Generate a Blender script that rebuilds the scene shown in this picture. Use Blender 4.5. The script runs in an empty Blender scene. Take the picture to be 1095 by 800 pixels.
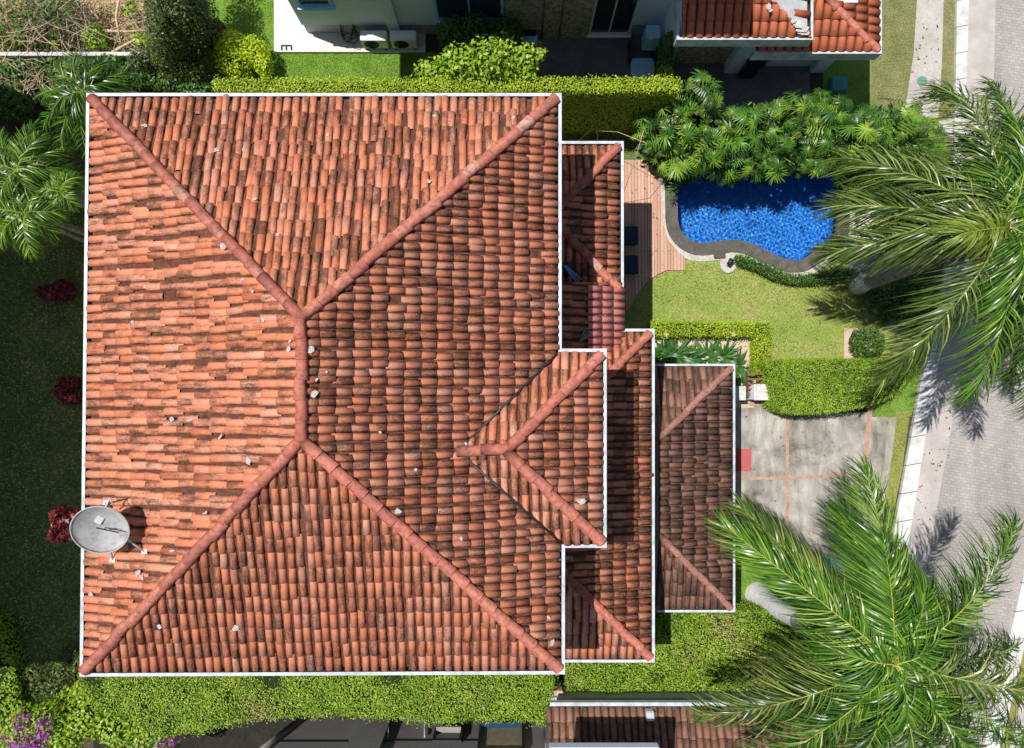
import bpy, bmesh, math, random
import numpy as np
from mathutils import Vector, Matrix
from mathutils.geometry import tessellate_polygon
R = random.Random(7)
RN = np.random.default_rng(11)
rad = math.radians
scene = bpy.context.scene
COL = scene.collection

# ------------------------------------------------------------------ camera
H, F, TH = 23.0, 760.0, rad(2.0)
cam_d = bpy.data.cameras.new('camera'); cam = bpy.data.objects.new('camera', cam_d); COL.objects.link(cam)
cam.location = (0, 0, H); cam.rotation_euler = (TH, 0, 0)
cam_d.sensor_width = 36.0; cam_d.lens = 36.0*F/1095.0; cam_d.clip_end = 1500; cam_d.clip_start = 0.1
scene.camera = cam
def P(x, y, h=0.0):
    a, b = (x-547.5)/F, (400.0-y)/F
    d = (a, b*math.cos(TH)+math.sin(TH), b*math.sin(TH)-math.cos(TH))
    t = (h-H)/d[2]
    return Vector((t*d[0], t*d[1], h))
def P2(x, y, h=0.0):
    p = P(x, y, h); return (p.x, p.y)

# ------------------------------------------------------------------ light
SX, SY = 0.39, -0.154                       # shadow displacement per metre of height
elev = math.atan(1/math.hypot(SX, SY))
w = bpy.data.worlds.new('World'); scene.world = w; w.use_nodes = True
nt = w.node_tree; bg = nt.nodes['Background']
sky = nt.nodes.new('ShaderNodeTexSky'); sky.sky_type = 'NISHITA'; sky.sun_disc = False
sky.sun_elevation = elev; sky.sun_rotation = math.atan2(-SX, -SY)
nt.links.new(sky.outputs[0], bg.inputs[0]); bg.inputs[1].default_value = 0.075
sl = bpy.data.lights.new('sun', 'SUN'); sl.energy = 5.0; sl.angle = rad(0.5); sl.color = (1.0, 0.965, 0.91)
so = bpy.data.objects.new('sun', sl); COL.objects.link(so)
so.rotation_euler = Vector((SX, SY, -1)).to_track_quat('-Z', 'Y').to_euler()
scene.view_settings.view_transform = 'Standard'; scene.view_settings.look = 'None'
scene.view_settings.exposure = 0.12; scene.view_settings.gamma = 1.0
scene.cycles.use_denoising = True
scene.cycles.max_bounces = 8; scene.cycles.transparent_max_bounces = 12

# ------------------------------------------------------------------ materials
def lin(c):
    return tuple(((v/255)/12.92 if v/255 <= .04045 else ((v/255+.055)/1.055)**2.4) for v in c)
class NB:
    def __init__(s, name):
        s.m = bpy.data.materials.new(name); s.m.use_nodes = True; s.t = s.m.node_tree
        s.b = s.t.nodes['Principled BSDF']; s.co = None
    def n(s, typ, **kw):
        nd = s.t.nodes.new(typ)
        for k, v in kw.items(): setattr(nd, k, v)
        return nd
    def l(s, a, b): s.t.links.new(a, b)
    def coord(s, scale=(1, 1, 1), rot=(0, 0, 0)):
        if s.co is None: s.co = s.n('ShaderNodeTexCoord').outputs['Object']
        mp = s.n('ShaderNodeMapping'); s.l(s.co, mp.inputs[0])
        mp.inputs['Scale'].default_value = scale; mp.inputs['Rotation'].default_value = rot
        return mp.outputs[0]
    def noise(s, scale, detail=4, rough=.6, vec=None, dist=0):
        nd = s.n('ShaderNodeTexNoise'); nd.inputs['Scale'].default_value = scale
        nd.inputs['Detail'].default_value = detail; nd.inputs['Roughness'].default_value = rough
        nd.inputs['Distortion'].default_value = dist
        s.l(vec if vec is not None else s.coord(), nd.inputs['Vector']); return nd.outputs['Fac']
    def ramp(s, fac, stops, interp='LINEAR'):
        nd = s.n('ShaderNodeValToRGB'); cr = nd.color_ramp; cr.interpolation = interp
        while len(cr.elements) < len(stops): cr.elements.new(.5)
        for e, (p, c) in zip(cr.elements, stops):
            e.position = p; e.color = (c[0], c[1], c[2], 1) if not isinstance(c, (int, float)) else (c, c, c, 1)
        s.l(fac, nd.inputs[0]); return nd.outputs[0]
    def mix(s, fac, a, b, mode='MIX'):
        nd = s.n('ShaderNodeMix', data_type='RGBA', blend_type=mode)
        for sock, v in ((nd.inputs[0], fac), (nd.inputs[6], a), (nd.inputs[7], b)):
            if isinstance(v, (int, float)): sock.default_value = v if sock.type == 'VALUE' else (v, v, v, 1)
            elif isinstance(v, tuple): sock.default_value = (*v, 1)
            else: s.l(v, sock)
        return nd.outputs[2]
    def math(s, op, a, b=0.0, clamp=False):
        nd = s.n('ShaderNodeMath', operation=op); nd.use_clamp = clamp
        for i, v in enumerate((a, b)):
            if isinstance(v, (int, float)): nd.inputs[i].default_value = v
            else: s.l(v, nd.inputs[i])
        return nd.outputs[0]
    def attr(s, name='col'):
        nd = s.n('ShaderNodeAttribute'); nd.attribute_name = name
        sp = s.n('ShaderNodeSeparateColor'); s.l(nd.outputs['Color'], sp.inputs[0]); return sp.outputs
    def bump(s, h, strength=.5, dist=.02):
        nd = s.n('ShaderNodeBump'); nd.inputs['Strength'].default_value = strength; nd.inputs['Distance'].default_value = dist
        s.l(h, nd.inputs['Height']); s.l(nd.outputs[0], s.b.inputs['Normal'])
    def base(s, c, rough=.8, spec=.3, metal=0):
        if isinstance(c, tuple): s.b.inputs['Base Color'].default_value = (*c, 1)
        else: s.l(c, s.b.inputs['Base Color'])
        s.b.inputs['Roughness'].default_value = rough; s.b.inputs['Specular IOR Level'].default_value = spec
        s.b.inputs['Metallic'].default_value = metal
        return s.m
def mat_simple(name, c, rough=.6, spec=.4, var=.25, scale=3.0, metal=0):
    n = NB(name)
    f = n.ramp(n.noise(scale, 6, .65), [(.3, tuple(v*(1-var) for v in c)), (.65, tuple(min(1, v*(1+var*.4)) for v in c))])
    return n.base(f, rough, spec, metal)
def mat_ground(name, cols, scale=2.0, fine=30.0, bump=.5, rough=.95, fine_amt=.5):
    n = NB(name)
    a = n.ramp(n.noise(scale, 5, .65, dist=.4), [(.25+.5*i/(len(cols)-1), c) for i, c in enumerate(cols)])
    g = n.noise(fine, 3, .7)
    k = n.ramp(g, [(.3, 1-fine_amt), (.7, 1+fine_amt*.6)])
    c = n.mix(1.0, a, k, 'MULTIPLY')
    n.bump(g, bump, .03)
    return n.base(c, rough, .15)
def mat_leaf(name, cols, rough=.45, spec=.4, trans=.25, brown=None):
    n = NB(name); a = n.attr()
    c = n.ramp(a[0], [(i/(len(cols)-1), k) for i, k in enumerate(cols)])
    if brown: c = n.mix(n.ramp(a[1], [(.55, 0.0), (.8, .8)]), c, brown)
    n.base(c, rough, spec)
    tr = n.n('ShaderNodeBsdfTranslucent'); n.l(n.mix(1.0, c, (1.25, 1.3, .6), 'MULTIPLY'), tr.inputs[0])
    mx = n.n('ShaderNodeMixShader'); mx.inputs[0].default_value = trans
    n.l(n.b.outputs[0], mx.inputs[1]); n.l(tr.outputs[0], mx.inputs[2])
    n.l(mx.outputs[0], n.t.nodes['Material Output'].inputs[0])
    return n.m
def mat_tile(name, cols, dirt=(.04, .028, .02), dirt_lo=.556, pale=.6):
    n = NB(name); a = n.attr()
    c = n.ramp(a[0], [(i/(len(cols)-1), k) for i, k in enumerate(cols)])
    n1 = n.noise(2.1, 6, .75, dist=.8); n2 = n.noise(9, 6, .8); n3 = n.noise(34, 5, .75)
    c = n.mix(n.math('MULTIPLY', n.ramp(n3, [(.48, 0.0), (.72, 1.0)]), pale), c, (.56, .33, .24))
    c = n.mix(1.0, c, n.ramp(n2, [(.25, .72), (.75, 1.18)]), 'MULTIPLY')
    # dirt : patches + per tile + wear of the face
    at = [q for q in n.t.nodes if q.type == 'ATTRIBUTE'][0]       # alpha: 1 where the slope runs along y, 0 along x
    st = n.mix(at.outputs['Alpha'], n.noise(1.0, 6, .75, n.coord((2.2, 11, 6))), n.noise(1.0, 6, .75, n.coord((11, 2.2, 6))))
    s_ = n.math('ADD', n.math('MULTIPLY', n1, .38), n.math('MULTIPLY', n2, .20))
    s_ = n.math('ADD', s_, n.math('MULTIPLY', st, .50))
    s_ = n.math('ADD', s_, n.math('MULTIPLY', n.math('SUBTRACT', n3, .5), .40))
    s_ = n.math('ADD', s_, n.math('MULTIPLY', n.math('SUBTRACT', a[2], .5), .16))
    s_ = n.math('ADD', s_, a[1])
    m = n.ramp(s_, [(dirt_lo-.03, 0.0), (dirt_lo+.10, .75), (dirt_lo+.25, .95)])
    c = n.mix(m, c, dirt)
    n.bump(n3, .35, .01)
    return n.base(c, .85, .2)
M = {}
M['tile'] = mat_tile('clay_tile', [(.34, .09, .05), (.56, .17, .082), (.67, .225, .115), (.66, .27, .165), (.73, .35, .235)])
M['tile_brown'] = mat_tile('mossy_tile', [(.17, .085, .06), (.26, .13, .092), (.31, .16, .115), (.36, .22, .17)], dirt=(.05, .038, .028), dirt_lo=.545, pale=.3)
M['tile_red'] = mat_tile('newer_tile', [(.46, .10, .045), (.55, .15, .065), (.60, .19, .085)], dirt_lo=.82, pale=.3)
M['tile_pink'] = mat_tile('pink_tile', [(.60, .17, .15), (.66, .22, .19), (.70, .28, .24)], dirt_lo=.95, pale=.5)
n = NB('channel_tile'); c = n.ramp(n.noise(5, 6, .75), [(.3, (.04, .023, .016)), (.55, (.14, .055, .035)), (.75, (.28, .11, .065))]); M['pan'] = n.base(c, .9, .1)
n = NB('hip_tile'); a = n.attr()
c = n.ramp(a[0], [(0, (.33, .095, .068)), (.5, (.50, .145, .095)), (.85, (.56, .20, .13)), (1, (.55, .30, .24))])
c = n.mix(n.ramp(n.noise(22, 5, .7), [(.5, 0.0), (.7, .45)]), c, (.56, .33, .26))
g_ = n.noise(11, 6, .85); c = n.mix(n.ramp(g_, [(.45, 0.0), (.64, .85)]), c, (.10, .05, .04)); n.bump(g_, .4, .02); M['cap'] = n.base(c, .6, .35)
n = NB('mossy_hip_tile'); a = n.attr()
c = n.ramp(a[0], [(0, (.26, .11, .085)), (1, (.40, .20, .16))])
c = n.mix(n.ramp(n.noise(14, 5, .7), [(.45, 0.0), (.7, .8)]), c, (.07, .05, .04)); M['cap_brown'] = n.base(c, .8, .2)
M['mortar'] = mat_simple('mortar', (.78, .76, .74), .9, .1, .25, 30)
M['gutter'] = mat_simple('white_gutter', (.53, .56, .60), .45, .35, .38, 3.5)
M['gutter_in'] = mat_simple('gutter_inside', (.10, .10, .10), .8, .2, .5, 5)  # channel inside, a darker grey than the lip
M['wall'] = mat_simple('cream_wall', (.62, .56, .47), .9, .2, .12, 1.5)
M['white_wall'] = mat_simple('white_wall', (.74, .86, .98), .9, .2, .10, 1.2)
M['white'] = mat_simple('white_paint', (.80, .80, .80), .6, .3, .1, 3)
M['grey_wall'] = mat_simple('grey_wall', (.27, .25, .245), .9, .2, .15, 1.2)
M['dark'] = mat_simple('dark_metal', (.03, .03, .035), .5, .4, .3, 6)
M['grey'] = mat_simple('grey_metal', (.45, .46, .48), .5, .4, .2, 6)
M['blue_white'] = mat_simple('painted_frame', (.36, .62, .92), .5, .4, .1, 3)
M['glass'] = NB('window_glass').base((.015, .035, .035), .06, .6)
M['glass_blue'] = NB('blue_glass').base((.02, .05, .09), .05, .7)
M['curtain'] = mat_simple('curtain', (.42, .36, .26), .9, .1, .3, 9)
M['soil'] = mat_ground('soil', [(.045, .045, .028), (.075, .07, .04), (.11, .09, .06)], 1.5, 25)
M['shadow_soil'] = mat_ground('shadow_soil', [(.018, .016, .014), (.03, .028, .022), (.045, .04, .03)], 1.5, 25)  # soil darkened in colour to stand for the shadow lying there
M['lawn'] = mat_ground('lawn_grass', [(.18, .28, .045), (.27, .36, .08), (.36, .38, .12), (.44, .38, .18)], 1.1, 26, .9, .95, .45)
M['lawn_lush'] = mat_ground('lush_grass', [(.10, .20, .025), (.16, .28, .04), (.22, .34, .06)], 1.6, 26, .9, .95, .55)
M['lawn_shade'] = mat_ground('moss_grass', [(.10, .14, .05), (.15, .20, .075), (.21, .24, .11)], 1.2, 22, .9, .95, .6)  # lawn colour lightened to offset skylight lost in the shade
M['lawn_dry'] = mat_ground('dry_grass', [(.15, .17, .06), (.22, .22, .10), (.30, .27, .15)], 2.0, 22, .9, .95, .5)
M['straw'] = mat_ground('straw', [(.24, .18, .075), (.50, .36, .15), (.66, .50, .26)], 2.5, 18, .9, .95, .7)
M['verge'] = mat_ground('verge_grass', [(.20, .22, .06), (.30, .29, .09), (.24, .25, .08)], 2.5, 26, .9, .95, .5)
M['gravel_path'] = mat_ground('beige_gravel', [(.52, .41, .28), (.60, .48, .34), (.66, .55, .42)], 2.5, 35, .6, .95, .3)
M['pebble'] = mat_ground('white_pebble', [(.45, .42, .37), (.6, .57, .52), (.68, .66, .62)], 6, 40, .9, .95, .5)
M['coping'] = mat_ground('dark_pebble', [(.085, .078, .068), (.13, .12, .105), (.19, .175, .15)], 4, 40, .9, .9, .55)
M['slab'] = mat_ground('pale_slab', [(.44, .43, .41), (.58, .57, .55), (.66, .65, .63)], 2.5, 14, .3, .9, .3)
M['walk'] = mat_ground('sidewalk_concrete', [(.36, .33, .30), (.45, .42, .38), (.52, .49, .46)], 1.5, 18, .3, .9, .2)
M['strip_red'] = mat_ground('brick_band', [(.36, .21, .16), (.45, .27, .21), (.48, .36, .30)], 3, 20, .3, .9, .3)
M['mat_red'] = mat_ground('red_doormat', [(.42, .10, .10), (.50, .13, .13)], 5, 60, .3, .95, .2)
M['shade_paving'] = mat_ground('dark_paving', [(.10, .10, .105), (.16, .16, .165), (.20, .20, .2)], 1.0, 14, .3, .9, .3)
M['patio'] = mat_ground('white_patio', [(.54, .54, .52), (.62, .62, .61), (.66, .66, .66)], 1.5, 12, .1, .8, .1)
def concrete():
    n = NB('stained_concrete')
    v = n.coord((1, .35, 1), (0, 0, rad(25)))
    a = n.ramp(n.noise(.8, 6, .65, dist=.6), [(.32, (.15, .135, .11)), (.46, (.30, .275, .235)), (.66, (.45, .42, .375))])
    b = n.ramp(n.noise(2.2, 7, .7, v, 1.0), [(.38, .74), (.62, 1.2)])
    c = n.mix(1.0, a, b, 'MULTIPLY')
    g = n.noise(28, 3, .7); c = n.mix(1.0, c, n.ramp(g, [(.3, .82), (.7, 1.12)]), 'MULTIPLY')
    n.bump(g, .2, .01); return n.base(c, .85, .25)
M['drive'] = concrete()
def brick(name, rot, bw, bh, c1, c2, mortar, msize=.012, off=.5, patch=.5):
    n = NB(name); v = n.coord((1, 1, 1), (0, 0, rot))
    bt = n.n('ShaderNodeTexBrick'); bt.offset = off
    n.l(v, bt.inputs['Vector'])
    bt.inputs['Scale'].default_value = 1; bt.inputs['Brick Width'].default_value = bw; bt.inputs['Row Height'].default_value = bh
    bt.inputs['Mortar Size'].default_value = msize; bt.inputs['Mortar Smooth'].default_value = .3
    for k, c in (('Color1', c1), ('Color2', c2), ('Mortar', mortar)): bt.inputs[k].default_value = (*c, 1)
    a = n.ramp(n.noise(.45, 5, .65, n.coord((1.6, .5, 1), (0, 0, rot)), .4), [(.3, 1-patch*.5), (.7, 1+patch*.35)])
    c = n.mix(1.0, bt.outputs[0], a, 'MULTIPLY')
    g = n.noise(22, 4, .7); c = n.mix(1.0, c, n.ramp(g, [(.3, .85), (.7, 1.12)]), 'MULTIPLY')
    n.bump(bt.outputs['Fac'], -.4, .01)
    return n.base(c, .9, .2)
M['road'] = brick('road_pavers', rad(9), .20, .10, (.325, .295, .275), (.375, .342, .32), (.26, .236, .22), .009)
M['deck'] = brick('deck_boards', rad(90), 3.2, .105, (.46, .27, .185), (.58, .37, .275), (.16, .07, .04), .008, .5, .4)
M['stone'] = brick('stone_wall', 0, .6, .3, (.36, .28, .17), (.50, .41, .27), (.2, .16, .1), .02, .4, .6)
def stone_vert():
    n = NB('rough_stone'); c = n.ramp(n.noise(5, 6, .75, dist=.6), [(.3, (.24, .18, .11)), (.5, (.50, .40, .25)), (.7, (.70, .60, .45))])
    v = n.n('ShaderNodeTexVoronoi', feature='DISTANCE_TO_EDGE'); v.inputs['Scale'].default_value = 4; n.l(n.coord(), v.inputs['Vector'])
    c = n.mix(n.ramp(v.outputs[0], [(0, 1.0), (.05, 0.0)]), c, (.1, .08, .05)); return n.base(c, .95, .1)
M['rough_stone'] = stone_vert()
n = NB('pool_mosaic')
v = n.n('ShaderNodeTexVoronoi'); v.inputs['Scale'].default_value = 14; n.l(n.coord(), v.inputs['Vector'])
c = n.ramp(v.outputs['Color'], [(0, (.012, .17, .72)), (.6, (.03, .28, .86)), (1, (.09, .40, .92))]); M['pool'] = n.base(c, .5, .3)
M['hedge_lime'] = mat_leaf('lime_hedge_leaf', [(.10, .20, .010), (.30, .42, .014), (.42, .53, .02), (.58, .64, .06)], trans=.15)
M['hedge_mid'] = mat_leaf('hedge_leaf', [(.065, .15, .012), (.19, .33, .016), (.31, .45, .025), (.50, .56, .10)], brown=(.40, .27, .14), trans=.18)
M['hedge_dark'] = mat_leaf('dark_hedge_leaf', [(.03, .08, .012), (.07, .16, .02), (.15, .27, .04)])
M['tree_leaf'] = mat_leaf('tree_leaf', [(.02, .04, .010), (.05, .085, .018), (.11, .15, .03), (.20, .25, .05)])
M['yellow_leaf'] = mat_leaf('yellow_leaf', [(.26, .38, .01), (.48, .60, .012), (.64, .72, .03)])
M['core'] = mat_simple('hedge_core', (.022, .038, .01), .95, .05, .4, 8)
M['palm'] = mat_leaf('palm_leaflet', [(.010, .036, .005), (.038, .115, .009), (.10, .225, .016), (.28, .40, .06)], .32, .5, .12)
M['palm_yellow'] = mat_leaf('yellowing_palm_leaflet', [(.10, .17, .02), (.20, .28, .03), (.34, .38, .07)], .4, .5, .25)
M['palm_olive'] = mat_leaf('olive_palm_leaflet', [(.015, .042, .008), (.06, .115, .015), (.15, .22, .035), (.38, .41, .13)], .32, .5, .12)
M['rachis'] = mat_simple('palm_rib', (.34, .38, .06), .5, .4, .2, 3)
M['philo'] = mat_leaf('lobed_leaf', [(.012, .045, .008), (.045, .13, .016), (.12, .26, .025), (.32, .46, .04)], .38, .45, .15)
M['strap'] = mat_leaf('strap_leaf', [(.02, .09, .02), (.05, .16, .03), (.12, .24, .05)], .35, .5, .2)
M['red_leaf'] = mat_leaf('red_leaf', [(.04, .005, .008), (.10, .008, .012), (.34, .022, .02)], .4, .4, .15)
M['purple'] = mat_leaf('purple_bract', [(.30, .05, .38), (.45, .10, .52), (.55, .2, .6)], .7, .2, .3)
n = NB('palm_bark')
wv = n.n('ShaderNodeTexNoise'); wv.inputs['Scale'].default_value = 5; wv.inputs['Detail'].default_value = 6; n.l(n.coord((1, 1, 3)), wv.inputs['Vector'])
c = n.ramp(wv.outputs[0], [(.3, (.13, .12, .11)), (.55, (.27, .255, .24)), (.75, (.42, .40, .38))]); n.bump(wv.outputs[0], .5, .03); M['bark'] = n.base(c, .9, .15)
n = NB('whitewash'); f_ = n.noise(5, 6, .75, n.coord((1, 1, 3)), .5)
c = n.ramp(f_, [(.3, (.30, .29, .27)), (.45, (.60, .61, .61)), (.65, (.74, .76, .78))]); n.bump(f_, .5, .03); M['whitewash'] = n.base(c, .9, .1)
M['wood'] = mat_simple('brown_wood', (.22, .11, .07), .7, .3, .4, 8)
M['twig'] = mat_simple('dry_twig', (.60, .46, .31), .9, .1, .4, 5)
M['twig_dark'] = mat_simple('dark_twig', (.17, .14, .11), .9, .1, .4, 5)
M['cushion'] = mat_simple('navy_cushion', (.03, .045, .075), .8, .2, .2, 6)
M['dish'] = None
n = NB('dish_paint')
c = n.ramp(n.noise(2.5, 7, .7), [(.3, (.50, .51, .51)), (.5, (.66, .67, .68)), (.7, (.74, .75, .76))])
gr = n.n('ShaderNodeTexCoord'); c = n.mix(n.ramp(n.noise(4, 7, .8), [(.5, 0.0), (.7, .7)]), c, (.22, .23, .17)); M['dish'] = n.base(c, .5, .35)
M['stone_pad'] = mat_ground('pink_stone', [(.50, .36, .26), (.58, .43, .33), (.62, .5, .4)], 3, 20, .3, .9, .2)
M['rock'] = mat_simple('grey_rock', (.30, .29, .27), .9, .2, .4, 8)
M['rubber'] = mat_simple('black_rubber', (.015, .015, .015), .5, .3, .2, 6)
M['black_plastic'] = mat_simple('black_plastic', (.02, .02, .022), .4, .4, .2, 6)
M['blue_plastic'] = mat_simple('blue_plastic', (.12, .42, .72), .4, .4, .2, 6)
M['green_plastic'] = mat_simple('green_plastic', (.14, .26, .23), .5, .4, .2, 6)
M['teal'] = mat_simple('teal_cover', (.06, .26, .28), .6, .3, .2, 4)
M['label'] = mat_simple('white_label', (.60, .60, .60), .5, .3, .25, 14)
M['felt'] = mat_simple('roof_underlay', (.45, .47, .48), .8, .2, .2, 6)

# ------------------------------------------------------------------ object helpers
def tag(o, label=None, cat=None, group=None, kind=None):
    if label: o['label'] = label
    if cat: o['category'] = cat
    if group: o['group'] = group
    if kind: o['kind'] = kind
    return o
def thing(name, label, cat, loc=(0, 0, 0), group=None, rz=0):
    o = bpy.data.objects.new(name, None); COL.objects.link(o); o.location = loc; o.rotation_euler = (0, 0, rz)
    o.empty_display_size = .2
    return tag(o, label, cat, group)
def link(name, me, mats, parent=None, world=True):
    me.name = name
    for m in (mats if isinstance(mats, (list, tuple)) else [mats]): me.materials.append(m)
    o = bpy.data.objects.new(name, me); COL.objects.link(o)
    if parent:
        o.parent = parent
        if world:
            top = parent; off = Vector(parent.location)
            while top.parent: top = top.parent; off += Vector(top.location)
            o.location = -off
    return o
def from_bm(name, bm, mats, parent=None, world=True, smooth=False):
    me = bpy.data.meshes.new(name); bm.normal_update(); bm.to_mesh(me); bm.free()
    if smooth:
        for p in me.polygons: p.use_smooth = True
    return link(name, me, mats, parent, world)
def np_mesh(name, V, Fq, cols=None, mi=None, smooth=False):
    V = np.asarray(V, dtype=np.float32).reshape(-1, 3); Fq = np.asarray(Fq, dtype=np.int32)
    k = Fq.shape[1]; me = bpy.data.meshes.new(name)
    me.vertices.add(len(V)); me.vertices.foreach_set('co', V.ravel())
    me.loops.add(Fq.size); me.loops.foreach_set('vertex_index', Fq.ravel())
    me.polygons.add(len(Fq)); me.polygons.foreach_set('loop_start', np.arange(0, Fq.size, k, dtype=np.int32))
    if mi is not None: me.polygons.foreach_set('material_index', np.asarray(mi, dtype=np.int32))
    if smooth: me.polygons.foreach_set('use_smooth', np.ones(len(Fq), dtype=bool))
    me.update(calc_edges=True)
    if cols is not None:
        at = me.attributes.new('col', 'FLOAT_COLOR', 'FACE')
        c4 = np.ones((len(Fq), 4), dtype=np.float32); c4[:, :3] = cols; at.data.foreach_set('color', c4.ravel())
    me.validate(); return me
def copy_tree(o, parent=None):
    c = o.copy(); COL.objects.link(c)
    if parent: c.parent = parent
    for ch in list(o.children): copy_tree(ch, c)
    return c
def box(bm, x0, x1, y0, y1, z0, z1, mi=0, rot=None, bev=0):
    g = bmesh.ops.create_cube(bm, size=1)
    M4 = Matrix.Translation(((x0+x1)/2, (y0+y1)/2, (z0+z1)/2)) @ Matrix.Diagonal((x1-x0, y1-y0, z1-z0, 1))
    if rot is not None: M4 = rot @ M4
    bmesh.ops.transform(bm, matrix=M4, verts=g['verts'])
    fs = set(f for v in g['verts'] for f in v.link_faces)
    for f in fs: f.material_index = mi
    if bev:
        es = list(set(e for v in g['verts'] for e in v.link_edges))
        r = bmesh.ops.bevel(bm, geom=es, offset=bev, segments=2, affect='EDGES')
        for f in r['faces']: f.material_index = mi
def tube(bm, pts, r0, r1=None, seg=8, mi=0, cap=True):
    pts = [Vector(p) for p in pts]; r1 = r0 if r1 is None else r1; rings = []; N = len(pts)
    for i, p in enumerate(pts):
        d = (pts[min(i+1, N-1)]-pts[max(i-1, 0)]).normalized()
        a = d.orthogonal().normalized() if i == 0 else (ax - d*ax.dot(d)).normalized()
        ax = a; b = d.cross(a); r = r0 + (r1-r0)*i/(N-1)
        rings.append([bm.verts.new(p + r*(math.cos(2*math.pi*k/seg)*a+math.sin(2*math.pi*k/seg)*b)) for k in range(seg)])
    for A, B in zip(rings, rings[1:]):
        for k in range(seg):
            f = bm.faces.new((A[k], A[(k+1) % seg], B[(k+1) % seg], B[k])); f.material_index = mi; f.smooth = True
    if cap:
        f = bm.faces.new(rings[0][::-1]); f.material_index = mi; f = bm.faces.new(rings[-1]); f.material_index = mi
def tess(bm, loops, z, mi=0):
    L = [[Vector((p[0], p[1], 0)) for p in lp] for lp in loops]; flat = [p for lp in L for p in lp]
    vs = [bm.verts.new((p.x, p.y, z)) for p in flat]
    for t in tessellate_polygon(L):
        a, b, c = (flat[i] for i in t)
        cr = (b-a).cross(c-a).z
        if abs(cr) < 1e-9: continue
        t = t if cr > 0 else t[::-1]
        f = bm.faces.new([vs[i] for i in t]); f.material_index = mi
    return vs
def prism(bm, pts, z0, z1, mi=0):
    a = sum(pts[i][0]*pts[(i+1) % len(pts)][1]-pts[(i+1) % len(pts)][0]*pts[i][1] for i in range(len(pts)))
    if a < 0: pts = pts[::-1]
    top = tess(bm, [pts], z1, mi)
    bot = [bm.verts.new((p[0], p[1], z0)) for p in pts]; n = len(pts)
    for i in range(n):
        j = (i+1) % n; f = bm.faces.new((bot[i], bot[j], top[j], top[i])); f.material_index = mi
def spline(pts, sub=6, closed=False):
    n = len(pts); out = []
    for i in range(n if closed else n-1):
        p = [pts[(i+k-1) % n] if closed else pts[min(max(i+k-1, 0), n-1)] for k in range(4)]
        for s in range(sub):
            t = s/sub
            out.append(tuple(.5*((2*p[1][d])+(-p[0][d]+p[2][d])*t+(2*p[0][d]-5*p[1][d]+4*p[2][d]-p[3][d])*t*t+(-p[0][d]+3*p[1][d]-3*p[2][d]+p[3][d])*t**3) for d in range(2)))
    if not closed: out.append(tuple(pts[-1][:2]))
    return out
def offset(pts, d):
    a = sum(pts[i][0]*pts[(i+1) % len(pts)][1]-pts[(i+1) % len(pts)][0]*pts[i][1] for i in range(len(pts)))
    s = 1 if a > 0 else -1; out = []; n = len(pts)
    for i in range(n):
        p0, p1, p2 = (Vector(pts[(i+k-1) % n]) for k in range(3))
        t = ((p1-p0).normalized()+(p2-p1).normalized()).normalized()
        nn = Vector((t.y, -t.x))*s; out.append(tuple(p1+nn*d))
    return out
def sheet(name, pxs, z, mat, h=0, holes=(), kind='structure', world=False):
    bm = bmesh.new(); pts = pxs if world else [P2(x, y, h) for x, y in pxs]
    tess(bm, [pts, *holes], z); o = from_bm(name, bm, mat); o['kind'] = kind; return o
def slab_obj(name, pxs, z0, z1, mat, kind='structure', world=False):
    bm = bmesh.new(); prism(bm, pxs if world else [P2(x, y, z1) for x, y in pxs], z0, z1); o = from_bm(name, bm, mat)
    if kind: o['kind'] = kind
    return o
def inpoly(px, py, poly):
    c = np.zeros(len(px), bool); n = len(poly)
    for i in range(n):
        (x0, y0), (x1, y1) = poly[i], poly[(i+1) % n]
        m = ((y0 > py) != (y1 > py)); c ^= m & (px < (x1-x0)*(py-y0)/((y1-y0) if y1 != y0 else 1e-9)+x0)
    return c
def sample_poly(poly, n):
    A = np.array(poly); lo, hi = A.min(0), A.max(0); out = np.zeros((0, 2))
    while len(out) < n:
        q = RN.uniform(lo, hi, (n*2, 2)); out = np.vstack([out, q[inpoly(q[:, 0], q[:, 1], poly)]])
    return out[:n]
def lf(x, y, s=1.0, ph=0.0):
    return (np.sin(x*1.3*s+ph)+np.sin(y*1.7*s+1.3+ph)+np.sin((x+y)*.9*s+2.1)+np.sin((x-y)*2.3*s+.5+ph)+np.sin(x*3.1*s+y*2.7*s))/5
# leaves: centres C, normals Nn, sizes -> rhombic leaf faces, slightly folded is not needed at this size
def leaf_arrays(C, Nn, size, aspect=.55):
    n = len(C); Nn = Nn/np.linalg.norm(Nn, axis=1, keepdims=True)
    r = RN.normal(size=(n, 3)); t = np.cross(Nn, r); t /= np.linalg.norm(t, axis=1, keepdims=True); b = np.cross(Nn, t)
    s = np.asarray(size).reshape(-1, 1)*np.ones((n, 1))
    V = np.stack([C-t*s*.5, C-b*s*aspect*.5+t*s*.05, C+t*s*.5, C+b*s*aspect*.5+t*s*.05], 1)
    return V.reshape(-1, 3), np.arange(4*n).reshape(n, 4)
def merge(parts):
    Vs, Fs, Cs, Ms, o = [], [], [], [], 0
    for V, Fq, c, m in parts:
        Vs.append(V); Fs.append(Fq+o); o += len(V); Cs.append(c*np.ones((len(Fq), 3))); Ms.append(np.full(len(Fq), m))
    return np.vstack(Vs), np.vstack(Fs), np.vstack(Cs), np.concatenate(Ms)
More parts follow.
